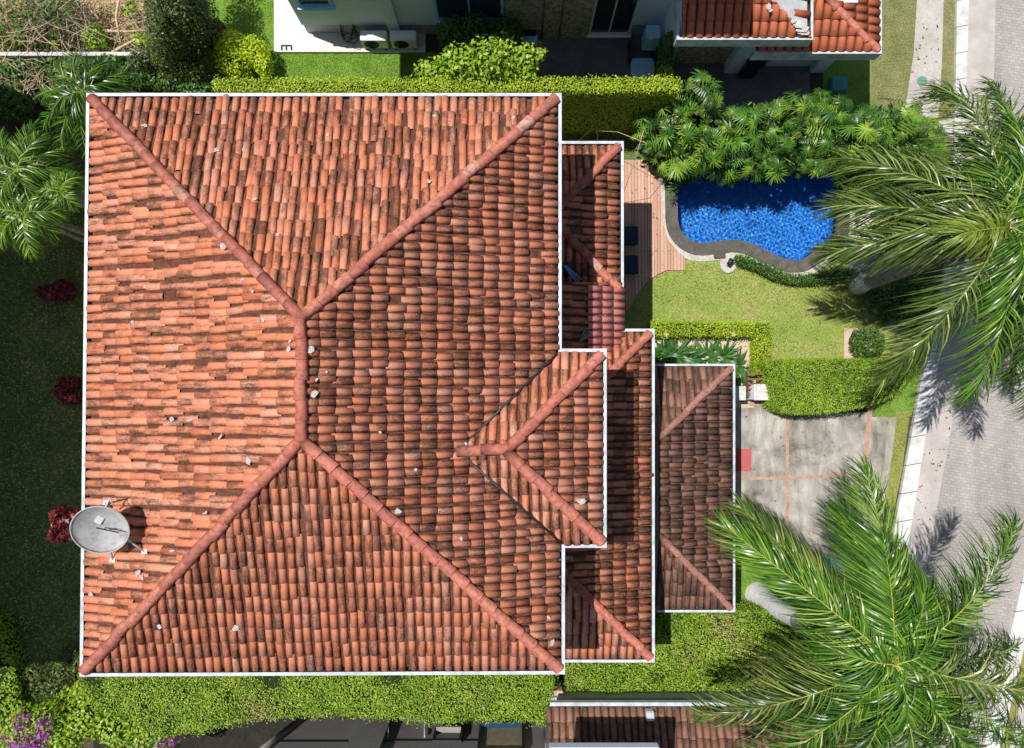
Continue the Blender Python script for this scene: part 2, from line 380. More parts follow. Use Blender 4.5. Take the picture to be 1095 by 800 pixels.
def hedge(name, poly, h, label, leaf, dens=420, size=.085, z0=0.0, rough=.06, group=None, cat='hedge', brown=0.0, side=1.0, ph=0.0, ragged=.05):
    """poly: world xy footprint of the top; leaves over top and sides, dense core inside"""
    A = sum(poly[i][0]*poly[(i+1) % len(poly)][1]-poly[(i+1) % len(poly)][0]*poly[i][1] for i in range(len(poly)))/2
    if A < 0: poly = poly[::-1]; A = -A
    n = int(A*dens); q = sample_poly(poly, n); q += RN.normal(0, ragged, q.shape)
    bumpz = lf(q[:, 0], q[:, 1], 1.6, ph)*rough+RN.normal(0, .035, n)
    C = np.column_stack([q, h+bumpz]); N_ = np.column_stack([RN.normal(0, .42, (n, 2)), np.full(n, 1.0)])
    col = np.clip(RN.beta(2, 2.4, n)+.22*lf(q[:, 0], q[:, 1], 2.2, ph+1), 0, 1)
    br = np.clip(lf(q[:, 0], q[:, 1], .9, ph+4)*.55+.25+brown+RN.normal(0, .13, n), 0, 1) if brown else np.zeros(n)
    s = size*RN.uniform(.65, 1.25, n); V, Fq = leaf_arrays(C, N_, s)
    parts = [(V, Fq, np.column_stack([col, br, RN.random(n)]), 0)]
    # sides
    Cs, Ns = [], []
    for i in range(len(poly)):
        a, b = np.array(poly[i]), np.array(poly[(i+1) % len(poly)]); L = np.linalg.norm(b-a)
        if L < 1e-4: continue
        m = int(L*(h-z0)*dens*.7*side)+1; t = RN.random((m, 1)); nn = np.array([(b-a)[1], -(b-a)[0]])/L
        z = z0+(h-z0)*RN.random(m)**.8
        xy = a+(b-a)*t+nn*RN.normal(-.02, .03, (m, 1))
        Cs.append(np.column_stack([xy, z])); Ns.append(np.column_stack([nn*np.ones((m, 2)), np.full(m, .5)])+RN.normal(0, .45, (m, 3)))
    Cs, Ns = np.vstack(Cs), np.vstack(Ns); m = len(Cs); V, Fq = leaf_arrays(Cs, Ns, size*RN.uniform(.65, 1.25, m))
    parts.append((V, Fq, np.column_stack([RN.beta(2, 2.6, m), np.zeros(m), RN.random(m)]), 0))
    V, Fq, c, mi = merge(parts); me = np_mesh(name, V, Fq, c, mi)
    o = link(name, me, M[leaf]); tag(o, label, cat, group)
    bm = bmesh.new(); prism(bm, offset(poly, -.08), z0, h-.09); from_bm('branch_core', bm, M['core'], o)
    return o
def bush_mesh(name, blobs, leaf, dens=260, size=.1, shell=.35, up=.5, brown=0):
    parts = []
    for (cx, cy, cz, rx, ry, rz) in blobs:
        n = int(4*math.pi*((rx*ry+ry*rz+rx*rz)/3)*dens); d = RN.normal(size=(n, 3)); d /= np.linalg.norm(d, axis=1, keepdims=True)
        rr = 1-shell*RN.random((n, 1))**1.5+.14*lf(d[:, 0]*3+cx, d[:, 1]*3+cy, 1.6)[:, None]+RN.normal(0, .04, (n, 1))
        C = d*rr*np.array([rx, ry, rz])+np.array([cx, cy, cz]); k = C[:, 2] > .03; C, d = C[k], d[k]; n = len(C)
        N_ = d+np.array([0, 0, up])+RN.normal(0, .5, (n, 3)); V, Fq = leaf_arrays(C, N_, size*RN.uniform(.6, 1.3, n))
        parts.append((V, Fq, np.column_stack([np.clip(RN.beta(2, 2.2, n)+.15*lf(C[:, 0], C[:, 1], 3), 0, 1), np.full(n, brown), RN.random(n)]), 0))
    V, Fq, c, mi = merge(parts); return np_mesh(name, V, Fq, c)
def bush(name, blobs, leaf, label, cat='bush', dens=260, size=.1, group=None, stems=5, stem_mat='wood', **kw):
    x = sum(b[0] for b in blobs)/len(blobs); y = sum(b[1] for b in blobs)/len(blobs)
    t = thing(name, label, cat, (x, y, 0), group)
    link('foliage', bush_mesh('foliage', blobs, leaf, dens, size, **kw), M[leaf], t)
    bm = bmesh.new()
    for k in range(stems):
        b = blobs[k % len(blobs)]; tx, ty = b[0]+R.uniform(-.5, .5)*b[3], b[1]+R.uniform(-.5, .5)*b[4]
        tube(bm, [(x+R.uniform(-.1, .1), y+R.uniform(-.1, .1), 0), ((x+tx)/2, (y+ty)/2, b[2]*.6), (tx, ty, b[2]+b[5]*.4)], .03, .01, 6)
    from_bm('stem', bm, M[stem_mat], t)
    return t

# ------------------------------------------------------------------ tiled roofs
class Tiles:
    """collects tile shells of one roof block into ONE mesh"""
    def __init__(s): s.parts = []
    def face(s, poly, pitch=.2, length=.36, r=.091, jit=.5, wear=0.0, lift=.024, skip=.002, eave_over=.05, noclip=(), tone=0.0, drift=.0, hole=None):
        poly = [Vector(p) for p in poly]; p0, p1 = poly[0], poly[1]
        u = (p1-p0).normalized(); top = sum((p for p in poly[2:]), Vector())/len(poly[2:])
        nrm = u.cross(top-p0).normalized()
        if nrm.z < 0: nrm = -nrm
        v = nrm.cross(u).normalized()
        if v.z < 0: v = -v
        us = [(p-p0).dot(u) for p in poly]; vs = [(p-p0).dot(v) for p in poly]
        bm = bmesh.new(); cl = bm.faces.layers.float_color.new('col')
        ph = [math.pi*k/6 for k in range(7)]
        ncol = int((max(us)-min(us))/pitch)+2; nrow = int(max(vs)/length)+2
        up2 = [(a, b) for a, b in zip(us, vs)]
        for i in range(ncol):
            uc = min(us)+(i+.3)*pitch; d = R.uniform(-1, 1)*.01*jit; vo = R.uniform(-.1, .1)*length*jit*.8
            colr = R.gauss(0, .1); al = 1.0 if abs(u.x) > abs(u.y) else 0.0
            ray = [j for j in range(nrow)]
            for j in ray:
                v0 = -eave_over+j*length+(vo if j else R.uniform(-.02, .02)*jit)
                # quick reject
                vm = max(0.02, v0+length*.5); cross = []
                for q in range(len(up2)):
                    (a0, b0), (a1, b1) = up2[q], up2[(q+1) % len(up2)]
                    if (b0 > vm) != (b1 > vm): cross.append(a0+(a1-a0)*(vm-b0)/(b1-b0))
                if len(cross) < 2 or uc < min(cross)-.35 or uc > max(cross)+.35: continue
                d += R.gauss(0, .011)*jit; d *= .86
                if hole is not None:
                    q_ = p0+u*uc+v*(v0+length*.5)
                    if inpoly(np.array([q_.x]), np.array([q_.y]), hole)[0]: continue
                if R.random() < skip:
                    continue
                jj = R.gauss(0, .012)*jit; vs_ = v0+R.gauss(0, .018)*jit*(0 if j == 0 else 1); L = length*1.16
                yaw = R.gauss(0, .012)*jit
                if R.random() < .012*jit: yaw += R.uniform(-.12, .12); vs_ -= R.uniform(0, .08)
                rl, rh = r*R.uniform(.97, 1.05), r*R.uniform(.82, .9); zl = lift+R.uniform(-.006, .010)*jit; zh = .0
                ru = u*math.cos(yaw)+v*math.sin(yaw); rv = v*math.cos(yaw)-u*math.sin(yaw)
                base = p0+u*(uc+d+jj)+v*vs_
                A = [bm.verts.new(base+ru*(rl*math.cos(t))+nrm*(zl-.02+rl*.80*math.sin(t))) for t in ph]
                B = [bm.verts.new(base+rv*L+ru*(rh*math.cos(t))+nrm*(zh-.02+rh*.80*math.sin(t))) for t in ph]
                # butt end thickness at the low end
                Cc = [bm.verts.new(base+rv*.004+ru*((rl-.016)*math.cos(t))+nrm*(zl-.02+(rl-.016)*.80*math.sin(t))) for t in ph]
                rc = min(1, max(0, R.gauss(.54+tone, .11)+colr*.8)); 
                if R.random() < .06: rc = R.random()
                cc = (rc, wear, R.random(), al)
                for k in range(6):
                    f = bm.faces.new((A[k], A[k+1], B[k+1], B[k])); f[cl] = (cc[0], cc[1]+(.075, .015, -.012, -.012, .015, .075)[k], cc[2], al); f.smooth = True
                    f = bm.faces.new((Cc[k], Cc[k+1], A[k+1], A[k])); f[cl] = (rc*.8, wear, cc[2], al)
        cen = sum(poly, Vector())/len(poly)
        for q in range(1, len(poly)):
            if q in noclip: continue
            a, b = poly[q], poly[(q+1) % len(poly)]
            e = (b-a); e.z = 0
            if e.length < 1e-4: continue
            pn = Vector((e.y, -e.x, 0)).normalized()
            if (cen-a).dot(pn) > 0: pn = -pn
            bmesh.ops.bisect_plane(bm, geom=bm.verts[:]+bm.edges[:]+bm.faces[:], plane_co=a, plane_no=pn, clear_outer=True)
        # channel sheet under the covers, with a soffit below
        f0 = [bm.verts.new(p-nrm*.012) for p in poly]; f1 = [bm.verts.new(p-Vector((0, 0, .16))) for p in poly]
        def nf(vv, mi):
            f = bm.faces.new(vv); f.material_index = mi; f[cl] = (.5, .5, .5, 1)
        nf(f0, 1); nf(f1[::-1], 2)
        for q in range(len(poly)): nf((f0[q], f1[q], f1[(q+1) % len(poly)], f0[(q+1) % len(poly)]), 2)
        s.parts.append(bm); return u, v, nrm
    def chips(s, pts, size=.12):
        bm = bmesh.new(); cl = bm.faces.layers.float_color.new('col')
        for p in pts:
            rot = Matrix.Translation(p) @ Matrix.Rotation(R.uniform(0, 6.28), 4, 'Z') @ Matrix.Rotation(R.uniform(-.4, .4), 4, 'X')
            a, b = size*R.uniform(.35, 1), size*R.uniform(.2, .45)
            vs = [bm.verts.new(rot @ Vector((a*.5*math.cos(k*1.047)*R.uniform(.5, 1.2), b*math.sin(k*1.047)*R.uniform(.4, 1.1), R.uniform(-.012, .015)))) for k in range(6)]
            f = bm.faces.new(vs); f.material_index = 3; bmesh.ops.solidify(bm, geom=[f], thickness=.01)
            for q in bm.faces: q.material_index = 3
        s.parts.append(bm)
    def build(s, name, mats, parent):
        me = bpy.data.meshes.new(name); out = bmesh.new()
        for b in s.parts:
            tmp = bpy.data.meshes.new('tmp'); b.to_mesh(tmp); b.free(); out.from_mesh(tmp); bpy.data.meshes.remove(tmp)
        out.to_mesh(me); out.free(); return link(name, me, mats, parent)
def caps(runs, parent, mat='cap', r=.125, seg=.42, name='hip_cap', raise_=.05):
    for (a, b) in runs:
        bm = bmesh.new(); cl = bm.faces.layers.float_color.new('col')
        a, b = Vector(a), Vector(b); d = (b-a); L = d.length; d.normalize(); side = Vector((d.y, -d.x, 0)).normalized(); up = side.cross(d)
        if up.z < 0: up = -up
        n = max(1, round(L/seg)); sl_ = L/n; ph = [math.pi*(k/8)*1.16-.25 for k in range(9)]
        for i in range(n):
            o_ = a+d*(i*sl_-.03)+up*raise_+side*R.gauss(0, .012); rl, rh = r*R.uniform(.98, 1.05), r*R.uniform(.86, .9)
            A = [bm.verts.new(o_+side*(rl*math.cos(t))+up*(.012+rl*.85*math.sin(t))) for t in ph]
            B = [bm.verts.new(o_+d*(sl_*1.13)+side*(rh*math.cos(t))+up*(rh*.85*math.sin(t)-.006)) for t in ph]
            rc = (min(1, max(0, R.gauss(.5, .15))) if R.random() > .02 else R.uniform(.85, 1), .5, R.random(), 1)
            for k in range(8):
                f = bm.faces.new((A[k], A[k+1], B[k+1], B[k])); f[cl] = rc; f.smooth = True
            f = bm.faces.new(A); f[cl] = (0, 0, 0, 1)
            if i == n-1: f = bm.faces.new(B[::-1]); f[cl] = rc
        from_bm(name, bm, M[mat], parent)
def gutter(path, z, parent, closed=False, name='gutter', w=.11, lip=.075, hgt=.13, mats=('gutter', 'gutter_in')):
    """path: xy of the inner edge, walked so that outside is on the right; U channel with white rolled lip"""
    prof = [(0, -hgt), (w+lip, -hgt), (w+lip, .03), (w, .03), (w, -hgt+.03), (0, -hgt+.03)]
    bm = bmesh.new(); n = len(path); pv = [Vector((p[0], p[1])) for p in path]; rings = []
    for i in range(n):
        d0 = (pv[i]-pv[i-1]).normalized() if (i > 0 or closed) else None
        d1 = (pv[(i+1) % n]-pv[i]).normalized() if (i < n-1 or closed) else None
        if d0 is None: d0 = d1
        if d1 is None: d1 = d0
        n0, n1 = Vector((d0.y, -d0.x)), Vector((d1.y, -d1.x)); m = (n0+n1).normalized(); m /= max(.3, m.dot(n0))
        rings.append([bm.verts.new((pv[i].x+m.x*o_, pv[i].y+m.y*o_, z+h_)) for o_, h_ in prof])
    for i in range(n if closed else n-1):
        A, B = rings[i], rings[(i+1) % n]
        for k in range(6):
            f = bm.faces.new((A[k], A[(k+1) % 6], B[(k+1) % 6], B[k])); f.material_index = 1 if k in (3, 4) else 0
    if not closed: bm.faces.new(rings[0]); bm.faces.new(rings[-1][::-1])
    bmesh.ops.recalc_face_normals(bm, faces=bm.faces[:])
    return from_bm(name, bm, [M[m] for m in mats], parent)

# ================================================================== SETTING
pool_px = [(724, 195), (724, 222), (725, 240), (731, 252), (744, 260), (764, 259), (785, 257), (803, 261), (822, 270), (842, 278), (858, 277),
           (874, 265), (890, 254), (894, 240), (894, 215), (892, 190), (880, 172), (840, 163), (780, 161), (735, 166), (725, 178)]
pool = spline([P2(x, y) for x, y in pool_px], 4, True)
cop_out = offset(pool, .40); peb_out = offset(pool, .60)
bm = bmesh.new(); X = 450
tess(bm, [[(-X, -X), (X, -X), (X, X), (-X, X)], offset(pool, .2)[::-1]], 0.0)
o = from_bm('ground', bm, M['soil']); o['kind'] = 'structure'
bm = bmesh.new()                                                           # basin
top = [bm.verts.new((x, y, .0)) for x, y in offset(pool, .05)]; bot = tess(bm, [pool], -.80)
for i in range(len(pool)):
    j = (i+1) % len(pool); bm.faces.new((top[i], top[j], bot[j], bot[i]))
bmesh.ops.recalc_face_normals(bm, faces=bm.faces[:])
basin = from_bm('pool_basin', bm, M['pool']); basin['kind'] = 'structure'
bm = bmesh.new(); a = [bm.verts.new((x, y, .10)) for x, y in pool]; b = [bm.verts.new((x, y, .10)) for x, y in cop_out]
c_ = [bm.verts.new((x, y, -.3)) for x, y in pool]; d_ = [bm.verts.new((x, y, 0)) for x, y in cop_out]; n_ = len(pool)
for i in range(n_):
    j = (i+1) % n_
    for q in ((a[i], b[i], b[j], a[j]), (c_[i], a[i], a[j], c_[j]), (b[i], d_[i], d_[j], b[j])): bm.faces.new(q)
bmesh.ops.recalc_face_normals(bm, faces=bm.faces[:])
o = from_bm('pool_coping', bm, M['coping']); o['kind'] = 'structure'
bm = bmesh.new(); b = [bm.verts.new((x, y, .05)) for x, y in offset(pool, .36)]; c_ = [bm.verts.new((x, y, .04)) for x, y in peb_out]
for i in range(n_):
    j = (i+1) % n_; bm.faces.new((b[i], c_[i], c_[j], b[j]))
bmesh.ops.recalc_face_normals(bm, faces=bm.faces[:])
o = from_bm('pebble_border', bm, M['pebble']); o['kind'] = 'structure'
# water : a rippled sheet of real waves
A = np.array(pool); lo, hi = A.min(0), A.max(0); st = .018
gx = np.arange(lo[0]-.1, hi[0]+.1, st); gy = np.arange(lo[1]-.1, hi[1]+.1, st)
GX, GY = np.meshgrid(gx, gy); Z = np.zeros_like(GX)
for k in range(34):
    an = RN.uniform(0, 6.28); wl = RN.uniform(.075, .2); kk = 2*math.pi/wl
    Z += (.0026*wl)*np.sin(kk*(GX*math.cos(an)+GY*math.sin(an))+RN.uniform(0, 6.28)+.8*np.sin(GX*2.1+k)+.8*np.sin(GY*1.7+k))
idx = np.arange(GX.size).reshape(GX.shape); Fq = np.stack([idx[:-1, :-1], idx[:-1, 1:], idx[1:, 1:], idx[1:, :-1]], -1).reshape(-1, 4)
cx_, cy_ = (GX[:-1, :-1]+st/2).ravel(), (GY[:-1, :-1]+st/2).ravel(); keep = inpoly(cx_, cy_, offset(pool, .06))
me = np_mesh('water', np.column_stack([GX.ravel(), GY.ravel(), -.02+Z.ravel()]), Fq[keep], None, None, True)
nb = NB('pool_water'); nb.t.nodes.remove(nb.b)
gl = nb.n('ShaderNodeBsdfGlossy'); gl.inputs['Roughness'].default_value = .03
rf = nb.n('ShaderNodeBsdfRefraction'); rf.inputs['IOR'].default_value = 1.33; rf.inputs['Roughness'].default_value = 0; rf.inputs['Color'].default_value = (.88, .96, 1, 1)
fr = nb.n('ShaderNodeFresnel'); fr.inputs['IOR'].default_value = 1.33
mx = nb.n('ShaderNodeMixShader'); nb.l(fr.outputs[0], mx.inputs[0]); nb.l(rf.outputs[0], mx.inputs[1]); nb.l(gl.outputs[0], mx.inputs[2])
nb.l(mx.outputs[0], nb.t.nodes['Material Output'].inputs[0])
water = link('water', me, nb.m); water['kind'] = 'structure'
sl.cycles.is_caustics_light = True; water.cycles.is_caustics_caster = True; basin.cycles.is_caustics_receiver = True
scene.cycles.caustics_refractive = True; scene.cycles.caustics_reflective = False

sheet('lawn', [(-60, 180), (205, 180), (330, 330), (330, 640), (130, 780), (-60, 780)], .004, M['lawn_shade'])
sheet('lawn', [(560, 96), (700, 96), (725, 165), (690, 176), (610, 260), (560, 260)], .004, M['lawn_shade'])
# pool lawn : its edge follows the pebble border
border = [p for p in offset(pool, .52)]
nearest = lambda p: min(range(len(border)), key=lambda i: (border[i][0]-p[0])**2+(border[i][1]-p[1])**2)
ia, ib = nearest(P2(738, 276)), nearest(P2(905, 268)); seq = []
i = ia
while True:
    seq.append(border[i]); 
    if i == ib: break
    i = (i+1) % len(border)
    if len(seq) > 200: break
if len(seq) > len(border)/2:
    i = ia; seq = []
    while True:
        seq.append(border[i])
        if i == ib: break
        i = (i-1) % len(border)
sheet('lawn', seq+[P2(x, y) for x, y in [(960, 290), (985, 330), (985, 392), (820, 392), (690, 362), (640, 362), (640, 320), (663, 292)]], .008, M['lawn'], world=True)
deck_px = [(625, 171), (696, 171), (705, 190), (708, 215), (709, 238), (714, 256), (724, 268), (733, 276), (733, 289), (713, 289)] + [(704, 293), (695, 299), (687, 307), (679, 318), (672, 332), (625, 332)]
slab_obj('pool_deck', deck_px, .0, .07, M['deck'])
sheet('path', [(690, 352), (812, 352), (812, 398), (808, 412), (806, 436), (784, 436), (784, 392), (690, 392)], .012, M['gravel_path'])
slab_obj('step', [(802, 428), (823, 428), (823, 434), (802, 434)], 0, .05, M['strip_red'])
sheet('driveway', [(760, 432), (823, 432), (829, 441), (960, 441), (966, 455), (955, 500), (945, 548), (930, 612), (885, 604), (862, 590), (760, 590)], .008, M['drive'])
for kz, pl in enumerate([[(760, 510.5), (842, 509.5), (921, 505.5), (921, 509), (842, 513), (760, 513.5)], [(840, 436), (843.5, 436), (843.5, 600), (840, 600)],
           [(928, 436), (933, 436), (926, 505), (921, 505)], [(850, 589), (905, 585), (905, 590), (850, 594)]]):
    sheet('driveway_strip', pl, .012+.003*kz, M['strip_red'])
bm = bmesh.new(); rect_mat = [P2(x, y) for x, y in [(787, 480), (803, 480), (803, 504), (787, 504)]]; prism(bm, rect_mat, .012, .03)
tag(from_bm('doormat', bm, M['mat_red']), 'red doormat on the concrete driveway against the garage', 'doormat')
sheet('lawn', [(785, 590), (862, 590), (885, 604), (925, 616), (925, 680), (700, 690), (700, 640), (785, 640)], .008, M['lawn_lush'])
sheet('verge', [(958, 440), (973, 440), (964, 505), (955, 548), (940, 620), (925, 640), (935, 590), (947, 530), (956, 470)], .016, M['verge'])
kerb_l = [(1021, -60), (1020, 60), (1017, 170), (1012, 260), (1000, 330), (984, 400), (973, 462), (957, 550), (940, 640), (915, 760), (895, 860)]
kerb_r = [(1034, -60), (1032, 60), (1028, 170), (1024, 260), (1013, 330), (999, 400), (988, 462), (974, 550), (958, 640), (934, 760), (915, 860)]
L1 = spline([P2(*p) for p in kerb_l], 8); L2 = spline([P2(*p) for p in kerb_r], 8)
def band(name, A_, B_, z, mat, zb=None):
    bm = bmesh.new(); n = min(len(A_), len(B_)); va = [bm.verts.new((*A_[i], z)) for i in range(n)]; vb = [bm.verts.new((*B_[i], z)) for i in range(n)]
    for i in range(n-1): bm.faces.new((va[i], va[i+1], vb[i+1], vb[i]))
    if zb is not None:
        for vv, pts in ((va, A_), (vb, B_)):
            lo_ = [bm.verts.new((*pts[i], zb)) for i in range(n)]
            for i in range(n-1): bm.faces.new((vv[i], vv[i+1], lo_[i+1], lo_[i]))
    bmesh.ops.recalc_face_normals(bm, faces=bm.faces[:])
    o = from_bm(name, bm, mat); o['kind'] = 'structure'; return o
n = NB('kerb_slabs'); a_ = n.ramp(n.noise(2.5, 6, .7), [(.3, (.42, .41, .39)), (.5, (.58, .57, .55)), (.7, (.68, .67, .65))])
bt = n.n('ShaderNodeTexBrick'); n.l(n.coord((1, 1, 1), (0, 0, rad(80))), bt.inputs[0]); bt.inputs['Scale'].default_value = 1; bt.inputs['Brick Width'].default_value = .86; bt.inputs['Row Height'].default_value = 40
bt.inputs['Mortar Size'].default_value = .012; bt.offset = 0
c = n.mix(bt.outputs['Fac'], a_, (.10, .10, .10)); M['kerb'] = n.base(c, .9, .2)
band('kerb', L1, L2, .13, M['kerb'], 0)
RL = spline([P2(*p) for p in [(x+w_, y) for (x, y), w_ in zip(kerb_r, [110]*len(kerb_r))]], 8)
RL = [(x+3.55-.0, y) for x, y in L2]
kr = spline([P2(*p) for p in [(1190, -60), (1186, 60), (1180, 170), (1172, 260), (1158, 330), (1142, 400), (1128, 462), (1106, 550), (1086, 640), (1058, 760), (1034, 860)]], 8)
kr2 = spline([P2(*p) for p in [(1212, -60), (1208, 60), (1202, 170), (1194, 260), (1180, 330), (1164, 400), (1150, 462), (1124, 550), (1104, 640), (1076, 760), (1052, 860)]], 8)
band('road', L2, kr, .02, M['road'])
GL = [(x*.8+k[0]*.2, y*.8+k[1]*.2) for (x, y), k in zip(L2, kr)]
n = NB('gutter_concrete'); c = n.ramp(n.noise(1.5, 6, .7), [(.3, (.36, .32, .30)), (.6, (.47, .43, .40)), (.75, (.52, .49, .46))]); M['gconc'] = n.base(c, .9, .2)
band('road_gutter', L2, GL, .026, M['gconc'])
band('kerb', kr, kr2, .13, M['kerb'], 0)
kr3 = [(x+.35, y) for x, y in kr2]; kr4 = [(x+3.2, y) for x, y in kr2]
band('verge', kr2, kr3, .05, M['verge']); band('pavement', kr3, kr4, .055, M['walk'])
sheet('pavement', [(984, -60), (1010, -60), (1007, 60), (1003, 126), (966, 126), (976, 60)], .03, M['walk'])
sheet('verge', [(1010, -60), (1024, -60), (1023, 60), (1019, 150), (1014, 172), (1000, 172), (1003, 126), (1007, 60)], .02, M['lawn_dry'])
sheet('lawn', [(905, -60), (984, -60), (976, 60), (966, 140), (905, 140)], .008, M['lawn_dry'])
sheet('lawn', [(880, 60), (931, 60), (931, 130), (880, 130)], .012, M['lawn_lush'])
sheet('lawn', [(240, -60), (300, -60), (300, 56), (600, 56), (600, 100), (180, 100), (215, 20)], .008, M['lawn_lush'])
slab_obj('patio', [(293, -90), (455, -90), (455, 55.5), (293, 55.5)], 0, .10, M['patio'])
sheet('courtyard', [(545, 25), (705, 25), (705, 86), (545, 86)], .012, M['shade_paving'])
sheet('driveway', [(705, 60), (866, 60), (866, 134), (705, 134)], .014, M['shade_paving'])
sheet('vacant_lot', [(-60, -60), (172, -60), (168, 57), (-60, 57)], .006, M['straw'])
sheet('bed', [(0, 58), (240, 88), (240, 104), (100, 104), (100, 180), (0, 180)], .002, M['soil'])
bpy.data.objects['bed'].name = 'soil_bed'
sheet('shaded_soil_strip', [(100, 745), (620, 742), (620, 900), (100, 900)], .008, M['shadow_soil'])  # strip painted dark where shade falls beyond the south hedge

# ================================================================== THE HOUSE
h1, hr, h2, h3 = 6.95, 8.6, 4.0, 2.5
house = thing('tiled_house', 'large house with a big orange barrel-tile hip roof filling the middle', 'house', P(345, 410, 0))
out = [P2(x, y, h1) for x, y in [(95.5, 102.5), (88.5, 720.5), (601.5, 718), (601.5, 583), (646, 583), (646, 375.5), (598, 375.5), (598, 102.5)]]
inn = offset(out, -.185); T = [Vector((*p, h1)) for p in offset(out, -.15)]
tl, bl, br, tr = T[0], T[1], T[2], T[7]
R1, R2 = P(323, 340, hr), P(323, 470, hr)
rf = Tiles()
rf.face([tl, tr, R1], pitch=.2, length=.40, jit=1.35, wear=.026, skip=.001)
rf.face([tl, bl, R2, R1], pitch=.197, length=.42, jit=1.5, wear=.012, skip=.002, tone=.06)
rf.face([bl, br, R2], pitch=.205, length=.37, jit=.8, lift=.014, wear=.010, skip=.002, tone=.0)
hd = h1+.66
D1, D2 = P(541, 481, hd), P(490, 482, hd); dq = [P(600, 383, h1), P(603, 577, h1)]
rf.face([tr, br, R2, R1], hole=[(dq[0].x, dq[0].y), (dq[0].x+3, dq[0].y), (dq[1].x+3, dq[1].y), (dq[1].x, dq[1].y), (D2.x+.12, D2.y)], pitch=.194, length=.35, r=.089, jit=.75, wear=.012, skip=.0008, tone=.04, lift=.016)
hd = h1+.66
D1, D2 = P(541, 481, hd), P(490, 482, hd)
dn0, dn1, ds0, ds1 = P(596, 378.5, h1+.03), T[5], P(600, 580, h1+.03), T[4]
dn1 = Vector((dn1.x, dn1.y, h1+.03)); ds1 = Vector((ds1.x, ds1.y, h1+.03))
rf.face([dn0, dn1, D1, D2], pitch=.22, length=.42, jit=.6, wear=.0, tone=.02)
rf.face([ds1, ds0, D2, D1], pitch=.22, length=.42, jit=.6, wear=.0, tone=.12)
rf.face([dn1, ds1, D1], pitch=.195, length=.35, lift=.025, jit=.6, wear=.02, tone=.08)
def on_plane(face, x, y, up=.08):          # pixel -> point of a roof plane
    a, b, c = face; nn = (b-a).cross(c-a).normalized(); q = P(x, y, 0); cpos = Vector((0, 0, H)); d = (q-cpos).normalized()
    return cpos+d*((a-cpos).dot(nn)/d.dot(nn))+nn*(up if nn.z > 0 else -up)
W_, N_f, E_, S_ = (tl, bl, R1), (tl, tr, R1), (tr, br, R1), (bl, br, R2)
rf.chips([on_plane(N_f, x, y) for x, y in [(351, 147), (274, 215), (298, 253), (459, 196), (465, 126), (505, 113), (156, 137), (232, 163), (262, 163), (549, 128), (240, 265)]]
         + [on_plane(W_, x, y) for x, y in [(187, 448), (206, 449), (238, 467), (268, 492), (222, 548), (187, 588), (272, 312), (283, 342), (312, 365), (150, 612), (155, 617), (130, 289), (145, 345), (262, 300), (158, 307), (100, 634)]]
         + [on_plane(E_, x, y) for x, y in [(406, 462), (444, 502), (497, 474), (349, 398), (338, 406), (586, 660), (492, 575), (425, 546)]]
         + [on_plane(S_, x, y) for x, y in [(172, 668), (253, 670)]], .19)
# a few slipped patches of pale underlay
rf.chips([on_plane((dn1, ds1, D1), 621, 535), on_plane(E_, 589, 687), on_plane(E_, 332, 374), on_plane(E_, 336, 422), on_plane(W_, 311, 373)], .26)
TM = [M['tile'], M['pan'], M['white'], M['mortar']]
roof = rf.build('roof', TM, house)
caps([(tl, R1), (bl, R2), (tr, R1), (br, R2), (R2, R1)], roof, r=.128, seg=.43)
caps([(dn1, D1), (ds1, D1), (D2, D1)], roof, r=.13, seg=.43)
gutter(inn, h1, roof, True)
for a_, b_ in ((D2, dn0), (D2, ds0)):
    bm = bmesh.new(); tube(bm, [Vector(a_)+Vector((0, 0, .05)), Vector(b_)+Vector((0, 0, .07))], .032, .032, 6); from_bm('valley_flashing', bm, M['dark'], roof)
# lower roofs
rb = Tiles()  # wear here is dirt plus darkening painted in for the eave shadow
ap = P(588, 232, h2+.6)
ne, se, nw, sw = P(660, 158.5, h2), P(660, 308, h2), P(585, 158.5, h2), P(585, 308, h2)
kw = dict(pitch=.205, length=.37, jit=.7)
rb.face([nw, ne, ap], wear=.05, **kw); rb.face([ne, se, ap], wear=.065, tone=-.05, **kw); rb.face([se, sw, ap], wear=.05, **kw)
rb.face([P(662, 302, h2-.02), P(662, 362, h2-.02), P(598, 426, h2+.62), P(598, 302, h2+.62)], wear=.03, tone=-.1, **kw)
pn, ps, pe0, pe1 = P(596, 455, h2+.78), P(596, 606, h2+.78), P(693.5, 358, h2), P(693.5, 701, h2)
pw0, pw1 = P(590, 358, h2), P(590, 701, h2)
rb.face([pw0, pe0, pn], wear=.06, **kw); rb.face([pe0, pe1, ps, pn], wear=.06, tone=-.02, lift=.022, **kw); rb.face([pe1, pw1, ps], wear=.0, tone=.1, **kw)
low = rb.build('low_roof', TM, house)
caps([(ne, ap), (se, ap), (pe0, pn), (pe1, ps)], low, r=.12, seg=.40)
gutter(offset([P2(x, y, h2) for x, y in [(560, 154), (560, 705), (697.5, 705), (697.5, 354.5), (664.5, 354.5), (664.5, 154)]], -.185)[2:][:4]
       and [P2(560, 700.5, h2), P2(692.5, 700.5, h2), P2(692.5, 359, h2), P2(663, 359, h2)], h2, low)
gutter([P2(659.5, 309, h2), P2(659.5, 158.5, h2), P2(580, 158.5, h2)], h2, low)
rp = Tiles()
rp.face([P(665, 308, h2+.06), P(665, 368, h2+.06), P(631, 368, h2+.40), P(631, 308, h2+.40)], pitch=.20, length=.34, jit=.2, wear=-.2, r=.09, noclip=(1, 2, 3))
rp.build('pink_tile_patch', [M['tile_pink'], M['tile_pink'], M['white'], M['mortar']], house)['label'] = 'newer pink tiles laid over the low roof'
rg = Tiles()
hg = h3+.66; xg = 704
